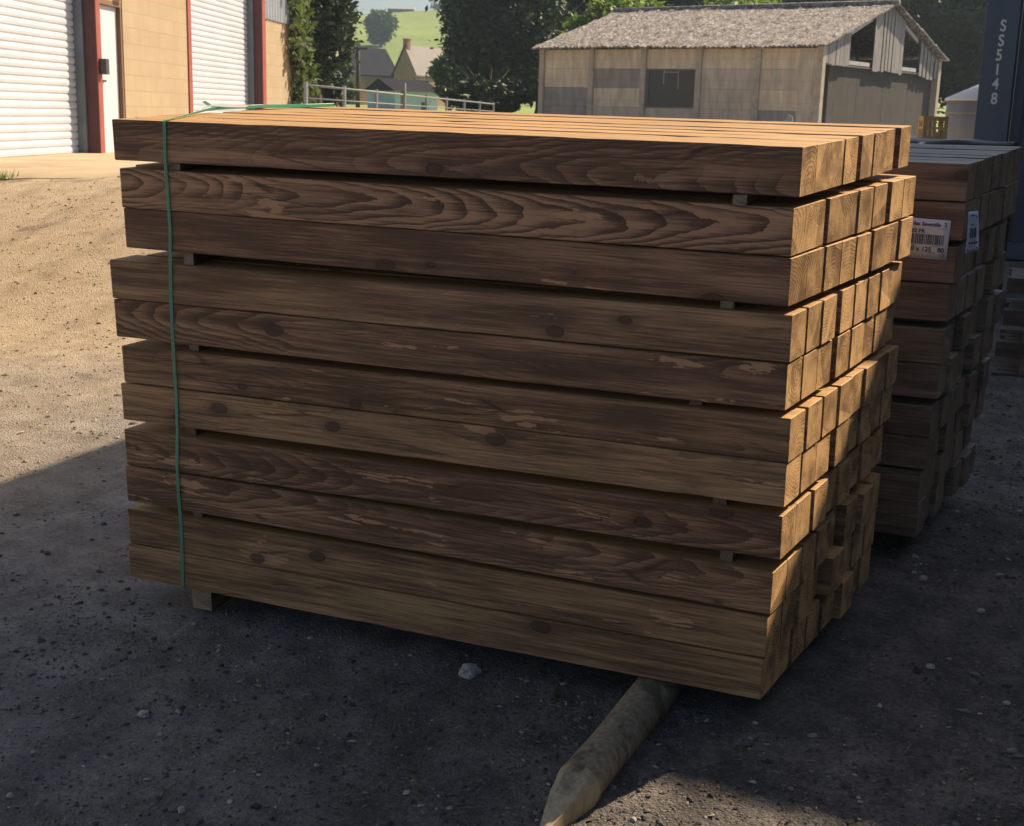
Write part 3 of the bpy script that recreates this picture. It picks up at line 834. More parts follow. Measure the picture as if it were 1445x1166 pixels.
# grass tuft by the stack
M_GRASS = simple('grass_blades', (.07, .10, .03), .6, .3, 30)
p = gs(786, 985); tf = MB(); rt_ = random.Random(9)
for k in range(26):
    a = rt_.random() * 6.3; l = rt_.uniform(.02, .055); lean = rt_.uniform(.3, 1.1); q = Vector((p.x + rt_.uniform(-.008, .008), p.y + rt_.uniform(-.008, .008), gz(p.x, p.y) - .002))
    dx, dy = math.cos(a) * l * lean, math.sin(a) * l * lean
    tf.tube([q, q + Vector((dx * .4, dy * .4, l * .6)), q + Vector((dx, dy, l * .75))], [.0013, .001, .0002], 4)
tag(tf.build('grass_tuft', M_GRASS, origin=(p.x, p.y, p.z)), 'small grass tuft growing in the gravel in front of the stack', 'grass')
p = A(4, 254, 13.6); p.z = gz(p.x, p.y)
tf = MB()
for k in range(60):
    a = rt_.random() * 6.3; l = rt_.uniform(.04, .12); q = Vector((p.x + rt_.uniform(-.12, .12), p.y + rt_.uniform(-.1, .1), gz(p.x, p.y) - .005))
    tf.tube([q, q + Vector((math.cos(a) * l * .5, math.sin(a) * l * .5, l))], [.006, .001], 4)
tag(tf.build('grass_tuft', simple('grass_weed', (.13, .22, .04), .6, .3, 30), origin=p), 'green weed at the edge of the apron near the left edge', 'grass')

# ------------------------------------------------------------------ containers (blue; upper two added out of view for their shadow)
M_NAVY = simple('navy_container_paint', (.048, .075, .125), .38, .12, 3, bump=.08, bscale=12)
M_NAVY2 = simple('navy_container_door', (.032, .048, .085), .4, .12, 3)
M_STEN = simple('stencil_white', (.62, .66, .68), .6, .12, 20)
M_STEEL = simple('galvanised_rod', (.25, .26, .27), .45, .1, 8, metal=.6)
cl = A(1374, 190, 12.85)
cx0, cy0 = cl.x, cl.y
cyaw = R(-4)
CH = 3.055
for lev in range(3):
    gz0 = .60 + lev * (CH + .003)
    t_ = empty('shipping_container', (cx0 + (1.9 if lev else 0), cy0, gz0)); t_.rotation_euler = (0, 0, cyaw)
    tag(t_, ['bottom navy shipping container with white stencilled number on its corner', 'middle navy shipping container of the stack at right', 'top navy shipping container of the stack at right'][lev], 'container', 'stacked shipping containers')
    b = MB(); W2, L2 = 12.19, 2.44
    b.box(0, .31, 0, .16, 0, CH); b.box(W2 - .31, W2, 0, .16, 0, CH); b.box(0, .16, L2 - .16, L2, 0, CH); b.box(W2 - .16, W2, L2 - .16, L2, 0, CH)
    for y0_, y1_ in ((.004, .12), (L2 - .12, L2 - .004)):
        b.box(.312, W2 - .312, y0_, y1_, CH - .12, CH - .002); b.box(.312, W2 - .312, y0_, y1_, .002, .16)
    b.box(.003, .12, .162, L2 - .162, CH - .12, CH - .002); b.box(.003, .12, .162, L2 - .162, .002, .16)
    b.box(W2 - .12, W2 - .003, .162, L2 - .162, CH - .12, CH - .002); b.box(W2 - .12, W2 - .003, .162, L2 - .162, .002, .16)
    b.build('frame', M_NAVY, t_, bevel=.006)
    for flip in (0, 1):
        vs = []; fs = []; x = .32; yi = 0; offs = [.10, .10, .065, .065]
        while x < W2 - .32:
            yy2 = offs[yi % 4]; yy2 = yy2 if not flip else L2 - yy2
            vs += [(x, yy2, .15), (x, yy2, CH - .11)]; x += .09 if yi % 2 == 0 else .05; yi += 1
        for i in range(len(vs) // 2 - 1): fs.append((2 * i, 2 * i + 1, 2 * i + 3, 2 * i + 2))
        MB().add(vs, fs).build('side_panel', M_NAVY2, t_)
    MB().box(.1, W2 - .1, .1, L2 - .1, CH - .05, CH - .02).build('roof', M_NAVY, t_)
    MB().box(.1, W2 - .1, .1, L2 - .1, .10, .13).build('floor', M_NAVY, t_)
    vs = []; fs = []; y = .165; yi = 0; offs = [.03, .03, .065, .065]
    while y < L2 - .15: vs += [(W2 - offs[yi % 4], y, .15), (W2 - offs[yi % 4], y, CH - .11)]; y += .07; yi += 1
    for i in range(len(vs) // 2 - 1): fs.append((2 * i, 2 * i + 1, 2 * i + 3, 2 * i + 2))
    MB().add(vs, fs).build('end_panel', M_NAVY2, t_)
    for q in range(2):
        y0 = .165 + q * 1.057; dd = MB(); dd.box(.05, .09, y0 + .004, y0 + 1.05, .165, CH - .125)
        do = dd.build('door', M_NAVY2, t_)
        for yr in (.28, .78):
            rd = MB(); rd.tube([(.025, y0 + yr, .2), (.025, y0 + yr, CH - .2)], .014, 8)
            for zz in (.35, 1.3, CH - .4): rd.box(.012, .0495, y0 + yr - .04, y0 + yr + .04, zz, zz + .05)
            rd.build('locking_bar', M_STEEL, do)
    if lev == 0:
        nC = Matrix.Rotation(cyaw, 3, 'Z') @ Vector((0, 1, 0)); inv = (Matrix.Translation((cx0, cy0, gz0)) @ Matrix.Rotation(cyaw, 4, 'Z')).inverted()
        for ch_, (u, v) in zip('SS5148', ((1416, 36), (1413, 57), (1410, 77.5), (1407.5, 98), (1405, 118), (1403, 139))):
            q = inv @ on_plane(u, v, Vector((cx0, cy0, gz0)), nC)
            text_mesh('stencil_digit', ch_, .15, M_STEN, Matrix.Translation((q.x, -.003, q.z - .052)) @ TX, t_, .001, 'CENTER', .82)

for lev in range(2):  # two containers added out of view to darken the sawn ends
    t_ = empty('shipping_container', (6.6 if lev else 4.8, -6.6, -.25 + lev * 2.8)); t_.rotation_euler = (0, 0, R(90)); tag(t_, ['dark container on the ground along the right side of the yard', 'dark container on top of the one along the right side of the yard'][lev], 'container')
    b = MB(); b.box(0, 12.19, 0, 2.44, .1, 2.78); b.build('body', M_NAVY2, t_, bevel=.02)
    vs = []; fs = []; x = .1; yi = 0; offs = [.0, .0, .035, .035]
    while x < 12.1: vs += [(x, 2.48 - offs[yi % 4], .15), (x, 2.48 - offs[yi % 4], 2.65)]; x += .09 if yi % 2 == 0 else .05; yi += 1
    for i in range(len(vs) // 2 - 1): fs.append((2 * i, 2 * i + 1, 2 * i + 3, 2 * i + 2))
    MB().add(vs, fs).build('side_panel', M_NAVY2, t_)

# ------------------------------------------------------------------ things behind the rear stack
# low pile under a black sheet
M_BLACK = NT('black_sheet'); M_BLACK.base((.012, .013, .016)); M_BLACK.rough(.35); M_BLACK.bump(M_BLACK.noise(M_BLACK.coord(), 3.5, 4), .5, .05)
pa = A(1262, 190, 10.3); pb = A(1412, 205, 10.3)
mb = MB(); nx, ny = 26, 10; vs = []; fs = []
bx0, bx1 = pa.x, pb.x + .1; by0 = pa.y; by1 = by0 + 1.0; ztop_ = A(1330, 199, 10.3).z
prof = [(-.10, .0), (-.03, .55), (0, .97), (.04, 1.0), (.3, 1.01), (.6, 1.0), (.96, 1.0), (1.0, .96), (1.04, .5), (1.1, 0)]
for i in range(nx + 1):
    x = bx0 + (bx1 - bx0) * i / nx
    for (py, pz) in prof:
        y = by0 + (by1 - by0) * py; gz_ = g(x, by0)
        z = gz_ + (ztop_ - gz_) * pz + .02 * noise.noise(Vector((x * 4, y * 4, 2)))
        vs.append((x + .02 * noise.noise(Vector((x * 5, y * 9, z * 7))), y + .03 * noise.noise(Vector((x * 6, z * 3, 8))), z))
k = len(prof)
for i in range(nx):
    for j in range(k - 1): a = i * k + j; fs.append((a, a + k, a + k + 1, a + 1))
fs.append(tuple(range(k))[::-1]); fs.append(tuple(nx * k + j for j in range(k)))
tag(mb.add(vs, fs, 0, True).build('covered_pile', M_BLACK.mat, origin=(bx0, by0, g(bx0, by0))), 'low pile under a shiny black sheet behind the rear stack', 'pile')
# pale stick on it
p0 = A(1270, 219, 8.8); p1 = A(1306, 200, 10.4)
tag(MB().box(0, (p1 - p0).length, -.02, .02, -.006, .006, 0).build('wooden_lath', simple('pale_lath', (.6, .55, .48), .6, .1)), 'pale lath lying across behind the rear stack', 'lath')
lo = bpy.data.objects['wooden_lath']; dd = (p1 - p0).normalized(); lo.rotation_mode = 'QUATERNION'; lo.rotation_quaternion = dd.to_track_quat('X', 'Z'); lo.location = p0 + Vector((0, 0, .0))
# plastic crate
M_CRATE = simple('orange_brown_crate', (.62, .37, .15), .5, .1, 8)
cb = A(1315, 193, 10.9); cb.z = ztop_ + .012
ct = empty('plastic_crate', cb); ct.rotation_euler = (0, 0, R(22))
tag(ct, 'orange-brown plastic bottle crate standing on the black sheeted pile', 'crate')
cwid, cdep, cht = .205, .15, .178
def lattice(L, Hh):
    f = MB()
    t = .006
    f.box(0, L, 0, t, 0, .014); f.box(0, L, -.004, t + .004, Hh - .016, Hh); f.box(0, L, .001, t - .001, Hh * .42, Hh * .52)
    # solid band with cut windows: piers between the openings
    for x0_, x1_ in ((0, .10), (.24, .36), (.46, .54), (.62, .72), (.86, 1.0)): f.box(L * x0_, L * x1_, .0005, t - .0005, .0145, Hh * .42 - .0005)
    for x0_, x1_ in ((0, .2), (.42, .52), (.60, .66), (.84, 1.0)): f.box(L * x0_, L * x1_, .0005, t - .0005, Hh * .52 + .0005, Hh - .0165)
    f.box(L * .2001, L * .8399, .001, t - .001, Hh * .80, Hh * .905)
    return f
for nm, M_, L in (('side_panel', Matrix.Translation((-cwid / 2, -cdep / 2, 0)), cwid), ('side_panel', Matrix.Translation((-cwid / 2, cdep / 2 - .006, 0)), cwid),
                  ('end_panel', Matrix.Translation((-cwid / 2 + .006, -cdep / 2 + .007, 0)) @ Matrix.Rotation(R(90), 4, 'Z'), cdep - .014), ('end_panel', Matrix.Translation((cwid / 2, -cdep / 2 + .007, 0)) @ Matrix.Rotation(R(90), 4, 'Z'), cdep - .014)):
    f = lattice(L, cht); o = f.build(nm, M_CRATE, ct); o.matrix_local = M_
MB().box(-cwid / 2 + .007, cwid / 2 - .007, -cdep / 2 + .007, cdep / 2 - .007, .001, .006).build('base', M_CRATE, ct)
# grey round tank with a pale conical lid
tc = A(1406, 190, 15.6); tr = .60
zt = A(1406, 143, 15.0).z; zb2 = g(tc.x, tc.y)
tk = empty('storage_tank', (tc.x, tc.y, zb2)); tag(tk, 'grey round tank with a pale conical lid beside the navy container', 'tank')
M_TANK = simple('grey_tank', (.27, .26, .26), .55, .1, 2, streak=True); M_LID = simple('pale_lid', (.75, .76, .8), .4, .05)
MB().tube([(0, 0, 0), (0, 0, .02), (0, 0, (zt - zb2) * .33), (0, 0, (zt - zb2) * .66), (0, 0, zt - zb2)], [tr, tr, tr * 1.0, tr, tr], 48).build('drum', M_TANK, tk)
lid = MB().tube([(0, 0, zt - zb2 + .001), (0, 0, zt - zb2 + .03), (0, 0, zt - zb2 + .25), (0, 0, zt - zb2 + .27)], [tr * 1.04, tr * 1.04, tr * .25, tr * .2], 48); lid.build('lid', M_LID, tk)
rings = MB()
for zz in (.3, .6, .9): rings.tube([(0, 0, (zt - zb2) * zz - .02), (0, 0, (zt - zb2) * zz + .02)], tr + .006, 48)
rings.build('hoop', M_TANK, tk)

# small timber piles at the right edge
rg3 = random.Random(8)
lev = 0
rp0 = A(1424, 392, 8.3)
gbase = g(rp0.x, rp0.y)
zz = rp0.z
names = ['top', 'second', 'third', 'bottom']
for lev in range(4):
    h = .10; zt_ = rp0.z - lev * .205
    for c in range(5):
        x0 = rp0.x + rg3.uniform(-.02, .03) - .01 * lev
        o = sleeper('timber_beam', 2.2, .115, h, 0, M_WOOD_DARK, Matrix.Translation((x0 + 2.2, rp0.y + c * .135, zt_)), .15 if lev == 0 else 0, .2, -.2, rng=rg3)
        tag(o, 'dark beam in the low pile at the right edge, %s layer, %s' % (names[lev], ['front beam', 'second beam from front', 'middle beam', 'fourth beam from front', 'rear beam'][c]), 'beam', 'beams of the pile at the right edge')
    z1 = zt_ - h - .001; z0 = zt_ - .205 + .001 if lev < 3 else gbase - .01
    for k, xo in enumerate((.12, 1.7)):
        if lev == 3: continue
        o = sleeper('timber_block', .68, .09, z1 - z0, 0, M_WOOD_DARK, Matrix.Translation((rp0.x + xo, rp0.y, z1)) @ Matrix.Rotation(-math.pi / 2, 4, 'Z'), 0, .2, 0, rng=rg3)
        tag(o, 'bearer block below the %s layer of the right edge pile, %s end' % (names[lev], ['left', 'right'][k]), 'bearer', 'bearers of the pile at the right edge')
zlow = rp0.z - 3 * .205 - .1
for k, xo in enumerate((.12, 1.7)):
    o = sleeper('timber_block', .68, .09, max(.05, zlow - gbase + .02), 0, M_WOOD_DARK, Matrix.Translation((rp0.x + xo, rp0.y, zlow - .001)) @ Matrix.Rotation(-math.pi / 2, 4, 'Z'), 0, .2, 0, rng=rg3)
    tag(o, 'lowest bearer on the gravel under the right edge pile, %s end' % ['left', 'right'][k], 'bearer', 'bearers of the pile at the right edge')

# ------------------------------------------------------------------ warehouse
def ws(u, v=130, off=0.0):
    n3 = Vector((WN.x, WN.y, 0)); q = on_plane(u, v, Vector((WP.x, WP.y, 0)) + n3 * off, n3)
    return (Vector((q.x, q.y)) - WP).dot(WD)
wh = empty('warehouse', (WP.x, WP.y, WZ))
tag(wh, 'warehouse with white roller shutters, sandy block walls and red steel columns', 'building')
wh.rotation_euler = (0, 0, math.atan2(WD.y, WD.x))     # local x along the wall, local -y towards the yard
def wb(name, mat, parent=None, bevel=0): 
    pass
M_BLOCK = NT('sandy_blockwork'); c = M_BLOCK.coord('Object')
sxyz = M_BLOCK.n('ShaderNodeSeparateXYZ'); M_BLOCK.l(c, sxyz.inputs[0]); cx = M_BLOCK.n('ShaderNodeCombineXYZ')
M_BLOCK.l(sxyz.outputs[0], cx.inputs[0]); M_BLOCK.l(sxyz.outputs[2], cx.inputs[1])
br = M_BLOCK.n('ShaderNodeTexBrick'); M_BLOCK.l(cx.outputs[0], br.inputs['Vector'])
br.inputs['Scale'].default_value = 1; br.inputs['Brick Width'].default_value = .45; br.inputs['Row Height'].default_value = .225; br.inputs['Mortar Size'].default_value = .006
br.inputs['Color1'].default_value = (.40, .32, .21, 1); br.inputs['Color2'].default_value = (.37, .295, .195, 1); br.inputs['Mortar'].default_value = (.30, .235, .155, 1)
cc_ = M_BLOCK.mix(M_BLOCK.ramp(M_BLOCK.noise(c, 1.6, 4, .6), [(.4, 0.0), (.75, .5)]), br.outputs['Color'], (.30, .225, .14))
M_BLOCK.base(cc_); M_BLOCK.rough(.9); M_BLOCK.bump(M_BLOCK.math('SUBTRACT', M_BLOCK.noise(c, 60, 3), br.outputs['Fac']), .25, .006)
M_SHUT = simple('white_shutter', (.54, .58, .66), .4, .05, 1.5)
M_RED = simple('red_steel', (.32, .08, .065), .5, .12, 4)
M_RED_SHADE = simple('maroon_primer', (.10, .035, .04), .6, .15, 4)  # jamb shade put into a darker copy of the red steel
M_GREY = simple('grey_steel_guide', (.16, .20, .25), .5, .12, 4)
M_CLAD = simple('blue_grey_cladding', (.33, .37, .44), .45, .08, 2)
M_WDOOR = simple('white_door_paint', (.56, .59, .68), .45, .04, 1.5)
M_BROWN = simple('brown_door_frame', (.20, .11, .07), .6, .1, 5)
M_DARK = simple('dark_plastic', (.05, .045, .05), .5, .1, 5)
s_sh1L = ws(112, 140) - 6.2
s0, s1 = ws(138, 140), ws(144, 140)
d0_, d1_ = ws(145, 140), ws(175.5, 140)
b0_, b1_ = ws(177, 140), ws(266, 140)
f0_, f1_ = ws(266.5, 140), ws(271, 140)
f2_, f3_ = ws(370.5, 140), ws(375, 140)
e_ = ws(414, 140)
HB = 2.50; HT = 5.6; REC = .30; HS = 4.6
def wbox(name, mat, a, b, y0, y1, z0, z1, parent=wh, bevel=0):
    m_ = MB(); m_.box(a, b, y0, y1, z0, z1); return m_.build(name, mat, parent, bevel=bevel)
def shutter(a, b, y, z1, parent):
    vs = []; fs = []; pitch = .1; n = int(z1 / pitch)
    prof = [(0, 0), (-.014, .012), (-.020, .045), (-.013, .082), (-.001, .09), (.004, .095)]
    rows = []
    for i in range(n):
        for (py, pz) in prof: rows.append((y + py, i * pitch + pz + .02))
    for (yy_, zz_) in rows: vs += [(a, yy_, zz_), (b, yy_, zz_)]
    for i in range(len(rows) - 1): fs.append((2 * i, 2 * i + 1, 2 * i + 3, 2 * i + 2))
    o = MB().add(vs, fs).build('roller_shutter', M_SHUT, parent)
    MB().box(a + .01, b - .01, y - .03, y + .02, -.01, .018).build('bottom_rail', M_GREY, o)
    return o
shutter(s_sh1L, s0 - .005, REC, HS, wh)
shutter(f1_ + .003, f2_ - .003, REC, HS, wh)
# wall: blockwork
wl = MB()
wl.box(b0_, b1_ - .002, 0, .2, 0, HB); wl.box(f3_ + .002, e_, 0, .2, 0, HB); wl.box(s_sh1L - 8, s_sh1L - .16, 0, .2, 0, HB)
wl.box(e_ - .2, e_ - .001, .201, 12, 0, HB)
wl.box(d0_, d1_, .003, .2, 2.12, HB)
wl.box(s_sh1L - 8, s_sh1L - 7.8, .201, 12, 0, HB); wl.box(s_sh1L - 8, e_, 12.001, 12.2, 0, HB)
wl.build('wall', M_BLOCK.mat, wh)
def clad(a, b, y, z0, z1):
    vs = []; fs = []; x = a; i = 0
    offs = [0, 0, -.03, -.03]
    while x < b:
        vs += [(x, y + offs[i % 4], z0), (x, y + offs[i % 4], z1)]; x += .05 if i % 2 else .06; i += 1
    for i in range(len(vs) // 2 - 1): fs.append((2 * i, 2 * i + 1, 2 * i + 3, 2 * i + 2))
    return vs, fs
wbox('plinth', M_APRON, s_sh1L - 8, e_ - .01, .012, 12.0, -1.6, -.004)
cm = MB()
for a, b in ((d0_, f0_ - .002), (f3_ + .002, e_), (s_sh1L - 8, s_sh1L - .16)): cm.add(*clad(a, b, -.012, HB - .03, HT))
for a, b in ((s_sh1L - .15, s0), (f1_, f2_)): cm.add(*clad(a, b, -.012, HS - .05, HT))
cm.build('cladding', M_CLAD, wh)
wbox('cladding_back', M_CLAD, s_sh1L - 8, e_, 12.0, 12.1, HB + .001, HT)
def column(a, b, nm='column'):
    m_ = MB(); m_.box(a, b, -.02, -.006, 0, HT); m_.box((a + b) / 2 - .006, (a + b) / 2 + .006, -.0055, .235, 0, HT); m_.box(a, b, .236, .25, 0, HT)
    return m_.build(nm, M_RED, wh)
column(s0, s1); column(f0_, f1_); column(f2_, f3_); column(s_sh1L - .15, s_sh1L)
# shaded jamb: red lining then grey guide channel
wbox('jamb', M_RED_SHADE, s0 - .004, s0 - .0005, -.004, .16, 0, HS)
wbox('guide_rail', M_GREY, s0 - .05, s0 - .003, .161, .30, 0, HS)
wbox('jamb', M_RED_SHADE, f2_ - .004, f2_ - .0005, -.004, .16, 0, HS)
wbox('guide_rail', M_GREY, f2_ - .05, f2_ - .003, .161, .30, 0, HS)
# white pedestrian door
dr = wbox('door', M_WDOOR, d0_ + .02, d1_ - .05, .06, .10, .01, 2.05)
wbox('handle', M_DARK, d0_ + .10, d0_ + .22, .02, .0595, 1.0, 1.03, dr)
fr = MB(); fr.box(d1_ - .045, d1_ - .001, .0, .14, 0, 2.12); fr.box(d0_ + .0, d1_ - .046, .0, .14, 2.056, 2.118)
fr.build('door_frame', M_BROWN, wh)
# dark box on the column doubling as its shadow, and fittings over the door
wbox('switch_box', M_DARK, (s0 + s1) / 2 - .03, s1 + .01, -.12, -.021, 1.10, 1.31, wh, .004)
wbox('lamp_bracket', M_DARK, d0_ + .1, d0_ + .22, -.10, .002, 2.28, 2.48, wh, .004)
wbox('alarm_box', simple('cream_box', (.55, .42, .27), .6, .05), d1_ - .22, d1_ + .02, -.12, -.001, 2.2, 2.45, wh, .01)
# roof
rf = MB(); xa, xb_ = s_sh1L - 8.2, e_ + .2
rf.add([(xa, -.3, HT), (xb_, -.3, HT), (xb_, 6, HT + 1.4), (xa, 6, HT + 1.4), (xa, 12.4, HT), (xb_, 12.4, HT),
        (xa, -.3, HT - .12), (xb_, -.3, HT - .12), (xa, 12.4, HT - .12), (xb_, 12.4, HT - .12)],
       [(0, 1, 2, 3), (3, 2, 5, 4), (6, 7, 1, 0), (4, 5, 9, 8), (0, 3, 4, 8, 6), (1, 7, 9, 5, 2), (6, 8, 9, 7)])
rf.build('roof', M_CLAD, wh)
bpy.context.view_layer.update()
for o in wh.children_recursive:
    pass
# local -y faces the yard: mirror check is done by the rotation below

# ------------------------------------------------------------------ farm shed
def hp(u, w):          # horizontal position at column u and depth w (taken on the eye-level line)
    q = A(u, 160, w); return Vector((q.x, q.y))
SF = hp(1152, 36); 
Lf = hp(763, 41.6)
dv = (SF - Lf); SW = dv.length; dxs = dv.normalized()         # along the front, to the right
dys = Vector((-dxs.y, dxs.x))
if dys.dot(Vector((-.37, .9))) < 0: dys = -dys
SDp = 8.9
gsh = 1.17
eaveR = A(1152, 67.5, 36).z - gsh
shd = empty('farm_shed', (Lf.x, Lf.y, gsh)); shd.rotation_euler = (0, 0, math.atan2(dxs.y, dxs.x))
tag(shd, 'old concrete panel shed with mossy corrugated roof and broken timber gable', 'shed')
M_CPOST = simple('concrete_post', (.50, .44, .36), .9, .15, 4, bump=.3, bscale=30)
def panelmat(name, col):
    m = NT(name); c = m.coord('Object'); s = m.n('ShaderNodeSeparateXYZ'); m.l(c, s.inputs[0]); cb_ = m.n('ShaderNodeCombineXYZ')
    m.l(m.math('ADD', s.outputs[0], s.outputs[1]), cb_.inputs[0]); m.l(s.outputs[2], cb_.inputs[1])
    b = m.n('ShaderNodeTexBrick'); m.l(cb_.outputs[0], b.inputs['Vector']); b.offset = 0
    b.inputs['Scale'].default_value = 1; b.inputs['Brick Width'].default_value = .42; b.inputs['Row Height'].default_value = .6; b.inputs['Mortar Size'].default_value = .012
    b.inputs['Color1'].default_value = (*col, 1); b.inputs['Color2'].default_value = (*[x * .93 for x in col], 1); b.inputs['Mortar'].default_value = (*[x * .86 for x in col], 1)
    d_ = m.ramp(m.noise(m.scale(c, (3, 3, .8)), 1.5, 5, .65), [(.35, .72), (.7, 1.08)])
    m.base(m.mix(1.0, b.outputs['Color'], d_, 'MULTIPLY')); m.rough(.9); m.bump(m.math('SUBTRACT', m.noise(c, 25, 3), b.outputs['Fac']), .3, .01)
    return m.mat
M_P1 = panelmat('cream_concrete_panel', (.84, .72, .53)); M_P2 = panelmat('grey_concrete_panel', (.42, .38, .34)); M_P3 = panelmat('buff_concrete_panel', (.70, .61, .48))
pal = [M_P1, M_P2, M_P3]
nb = 5; bw = SW / nb; RH = .60
pat = [[0, 0, 1, 1, 2], [0, 1, 0, 2, 2], [0, None, None, 2, 2], [0, 2, 2, 2, 1], [0, 2, 0, 1, 1]]
RH = .565; eave = eaveR
wallm = MB()
for b in range(nb):
    for r in range(5):
        z1 = eave - .02 - r * RH; z0 = max(-.1, z1 - RH + .006)
        mi = pat[b][r]
        if mi is None: continue
        wallm.box(b * bw + .07, (b + 1) * bw - .07, .03, .12, z0, z1, mi)
# back, left wall
wallm.box(.05, SW - .05, SDp - .12, SDp - .03, 0, eave - .01, 1)
wallm.box(.03, .12, .13, SDp - .13, 0, eave - .01, 1)
wallm.box(SW - .62, SW - .14, .0299, .1201, 0, eave - .02, 2)
wallm.build('wall', pal, shd)
for b in range(nb + 1):
    x = b * bw
    wd = .09 if b < nb else .09
    p_ = MB(); p_.box(x - wd, x + wd, -.05, .17, -.1, eave + .02); p_.build('post', M_CPOST, shd, bevel=.01)
for b in range(2):
    x = SW * b; p_ = MB(); p_.box(x - .12, x + .12, SDp - .24, SDp, -.1, eave + .02); p_.build('post', M_CPOST, shd, bevel=.01)
# window in third bay
M_GLASS = NT('dusty_glass'); M_GLASS.base((.05, .055, .055)); M_GLASS.rough(.25)
M_FRAME = simple('grey_window_frame', (.2, .2, .2), .6, .1)
wz0, wz1 = eave - .02 - 3 * RH + .003, eave - .02 - RH - .003
w_ = MB(); xa, xb_ = 2 * bw + .12, 3 * bw - .10
w_.box(xa, xb_, .04, .10, wz0, wz0 + .04); w_.box(xa, xb_, .04, .10, wz1 - .03, wz1); w_.box(xa, xa + .04, .041, .099, wz0 + .041, wz1 - .031); w_.box(xb_ - .04, xb_, .041, .099, wz0 + .041, wz1 - .031)
wo = w_.build('window', M_FRAME, shd)
MB().box(xa + .041, xb_ - .041, .07, .08, wz0 + .041, wz1 - .031).build('pane', M_GLASS.mat, wo)
g_ = MB(); g_.box(xa + .55, xa + .575, .05, .069, wz0 + .7, wz1 - .04); g_.box(xa + 1.05, xa + 1.07, .05, .069, wz0 + .55, wz1 - .04); g_.box(xa + .55, xa + 1.07, .05, .069, wz1 - .10, wz1 - .08)
g_.build('glazing_bar', M_CPOST, wo)
# small leaning sheet against the front wall (pale)
lp = hp(1102, 35.0); q = MB()
q.add([(0, 0, 0), (.36, 0, 0), (.30, .08, .55), (.16, .10, .62), (.0, .03, .28)], [(0, 1, 2, 3, 4)]);
lo2 = q.build('metal_sheet', simple('galvanised_sheet', (.34, .36, .37), .45, .2, 6, metal=.3)); lo2.location = (lp.x, lp.y, gsh + .28); lo2.rotation_euler = (0, 0, math.atan2(dxs.y, dxs.x))
so = lo2.modifiers.new('solid', 'SOLIDIFY'); so.thickness = .03
tag(lo2, 'small pale pointed sheet leaning against the right end of the shed front', 'sheet')
# roof
M_ROOF = NT('mossy_corrugated_roof'); c = M_ROOF.coord('Object')
n1 = M_ROOF.noise(c, 3, 6, .7); n2 = M_ROOF.noise(c, 9, 5, .7); n3 = M_ROOF.noise(c, 34, 4, .8)
fac = M_ROOF.math('ADD', M_ROOF.math('MULTIPLY', n2, .45), M_ROOF.math('MULTIPLY', n3, .6))
M_ROOF.base(M_ROOF.mix(M_ROOF.ramp(n1, [(.45, 0.0), (.65, .5)]), M_ROOF.ramp(fac, [(.42, (.12, .105, .095)), (.52, (.28, .255, .24)), (.60, (.80, .76, .74))]), (.15, .125, .09)))
M_ROOF.rough(.9); M_ROOF.bump(M_ROOF.math('ADD', n2, n3), 1.0, .06)
rise = A(1262, 10, 40).z - gsh - eave
def roofside(y0, z0, y1, z1):
    vs = []; fs = []; nxx = 150; nyy = 30
    for j in range(nyy + 1):
        t = j / nyy
        for i in range(nxx + 1):
            x = -.25 + (SW + .5) * i / nxx
            wav = .028 * math.sin(i * math.pi * .9)
            lump = max(0, noise.noise(Vector((x * 5, t * 16, 3)))) * .09 + .03 * noise.noise(Vector((x * 12, t * 40, 3)))
            edge = (.05 * noise.noise(Vector((x * 4, 0, 1)))) if j == 0 else 0
            vs.append((x, y0 + (y1 - y0) * t + edge, z0 + (z1 - z0) * t + wav + lump - .03 + .02 * math.sin(x * .7)))
    for j in range(nyy):
        for i in range(nxx): a = j * (nxx + 1) + i; fs.append((a, a + 1, a + nxx + 2, a + nxx + 1))
    return vs, fs
rm = MB(); rm.add(*roofside(-.30, eave + .06, SDp / 2, eave + rise), smooth=False); rm.add(*roofside(SDp + .3, eave + .06, SDp / 2, eave + rise))
ro = rm.build('roof', M_ROOF.mat, shd); so = ro.modifiers.new('solid', 'SOLIDIFY'); so.thickness = .05; so.offset = -1
rc = MB(); rc.tube([(-.3, SDp / 2, eave + rise + .0), (SW + .3, SDp / 2, eave + rise + .0)], .09, 8); rc.build('ridge_capping', M_ROOF.mat, shd)
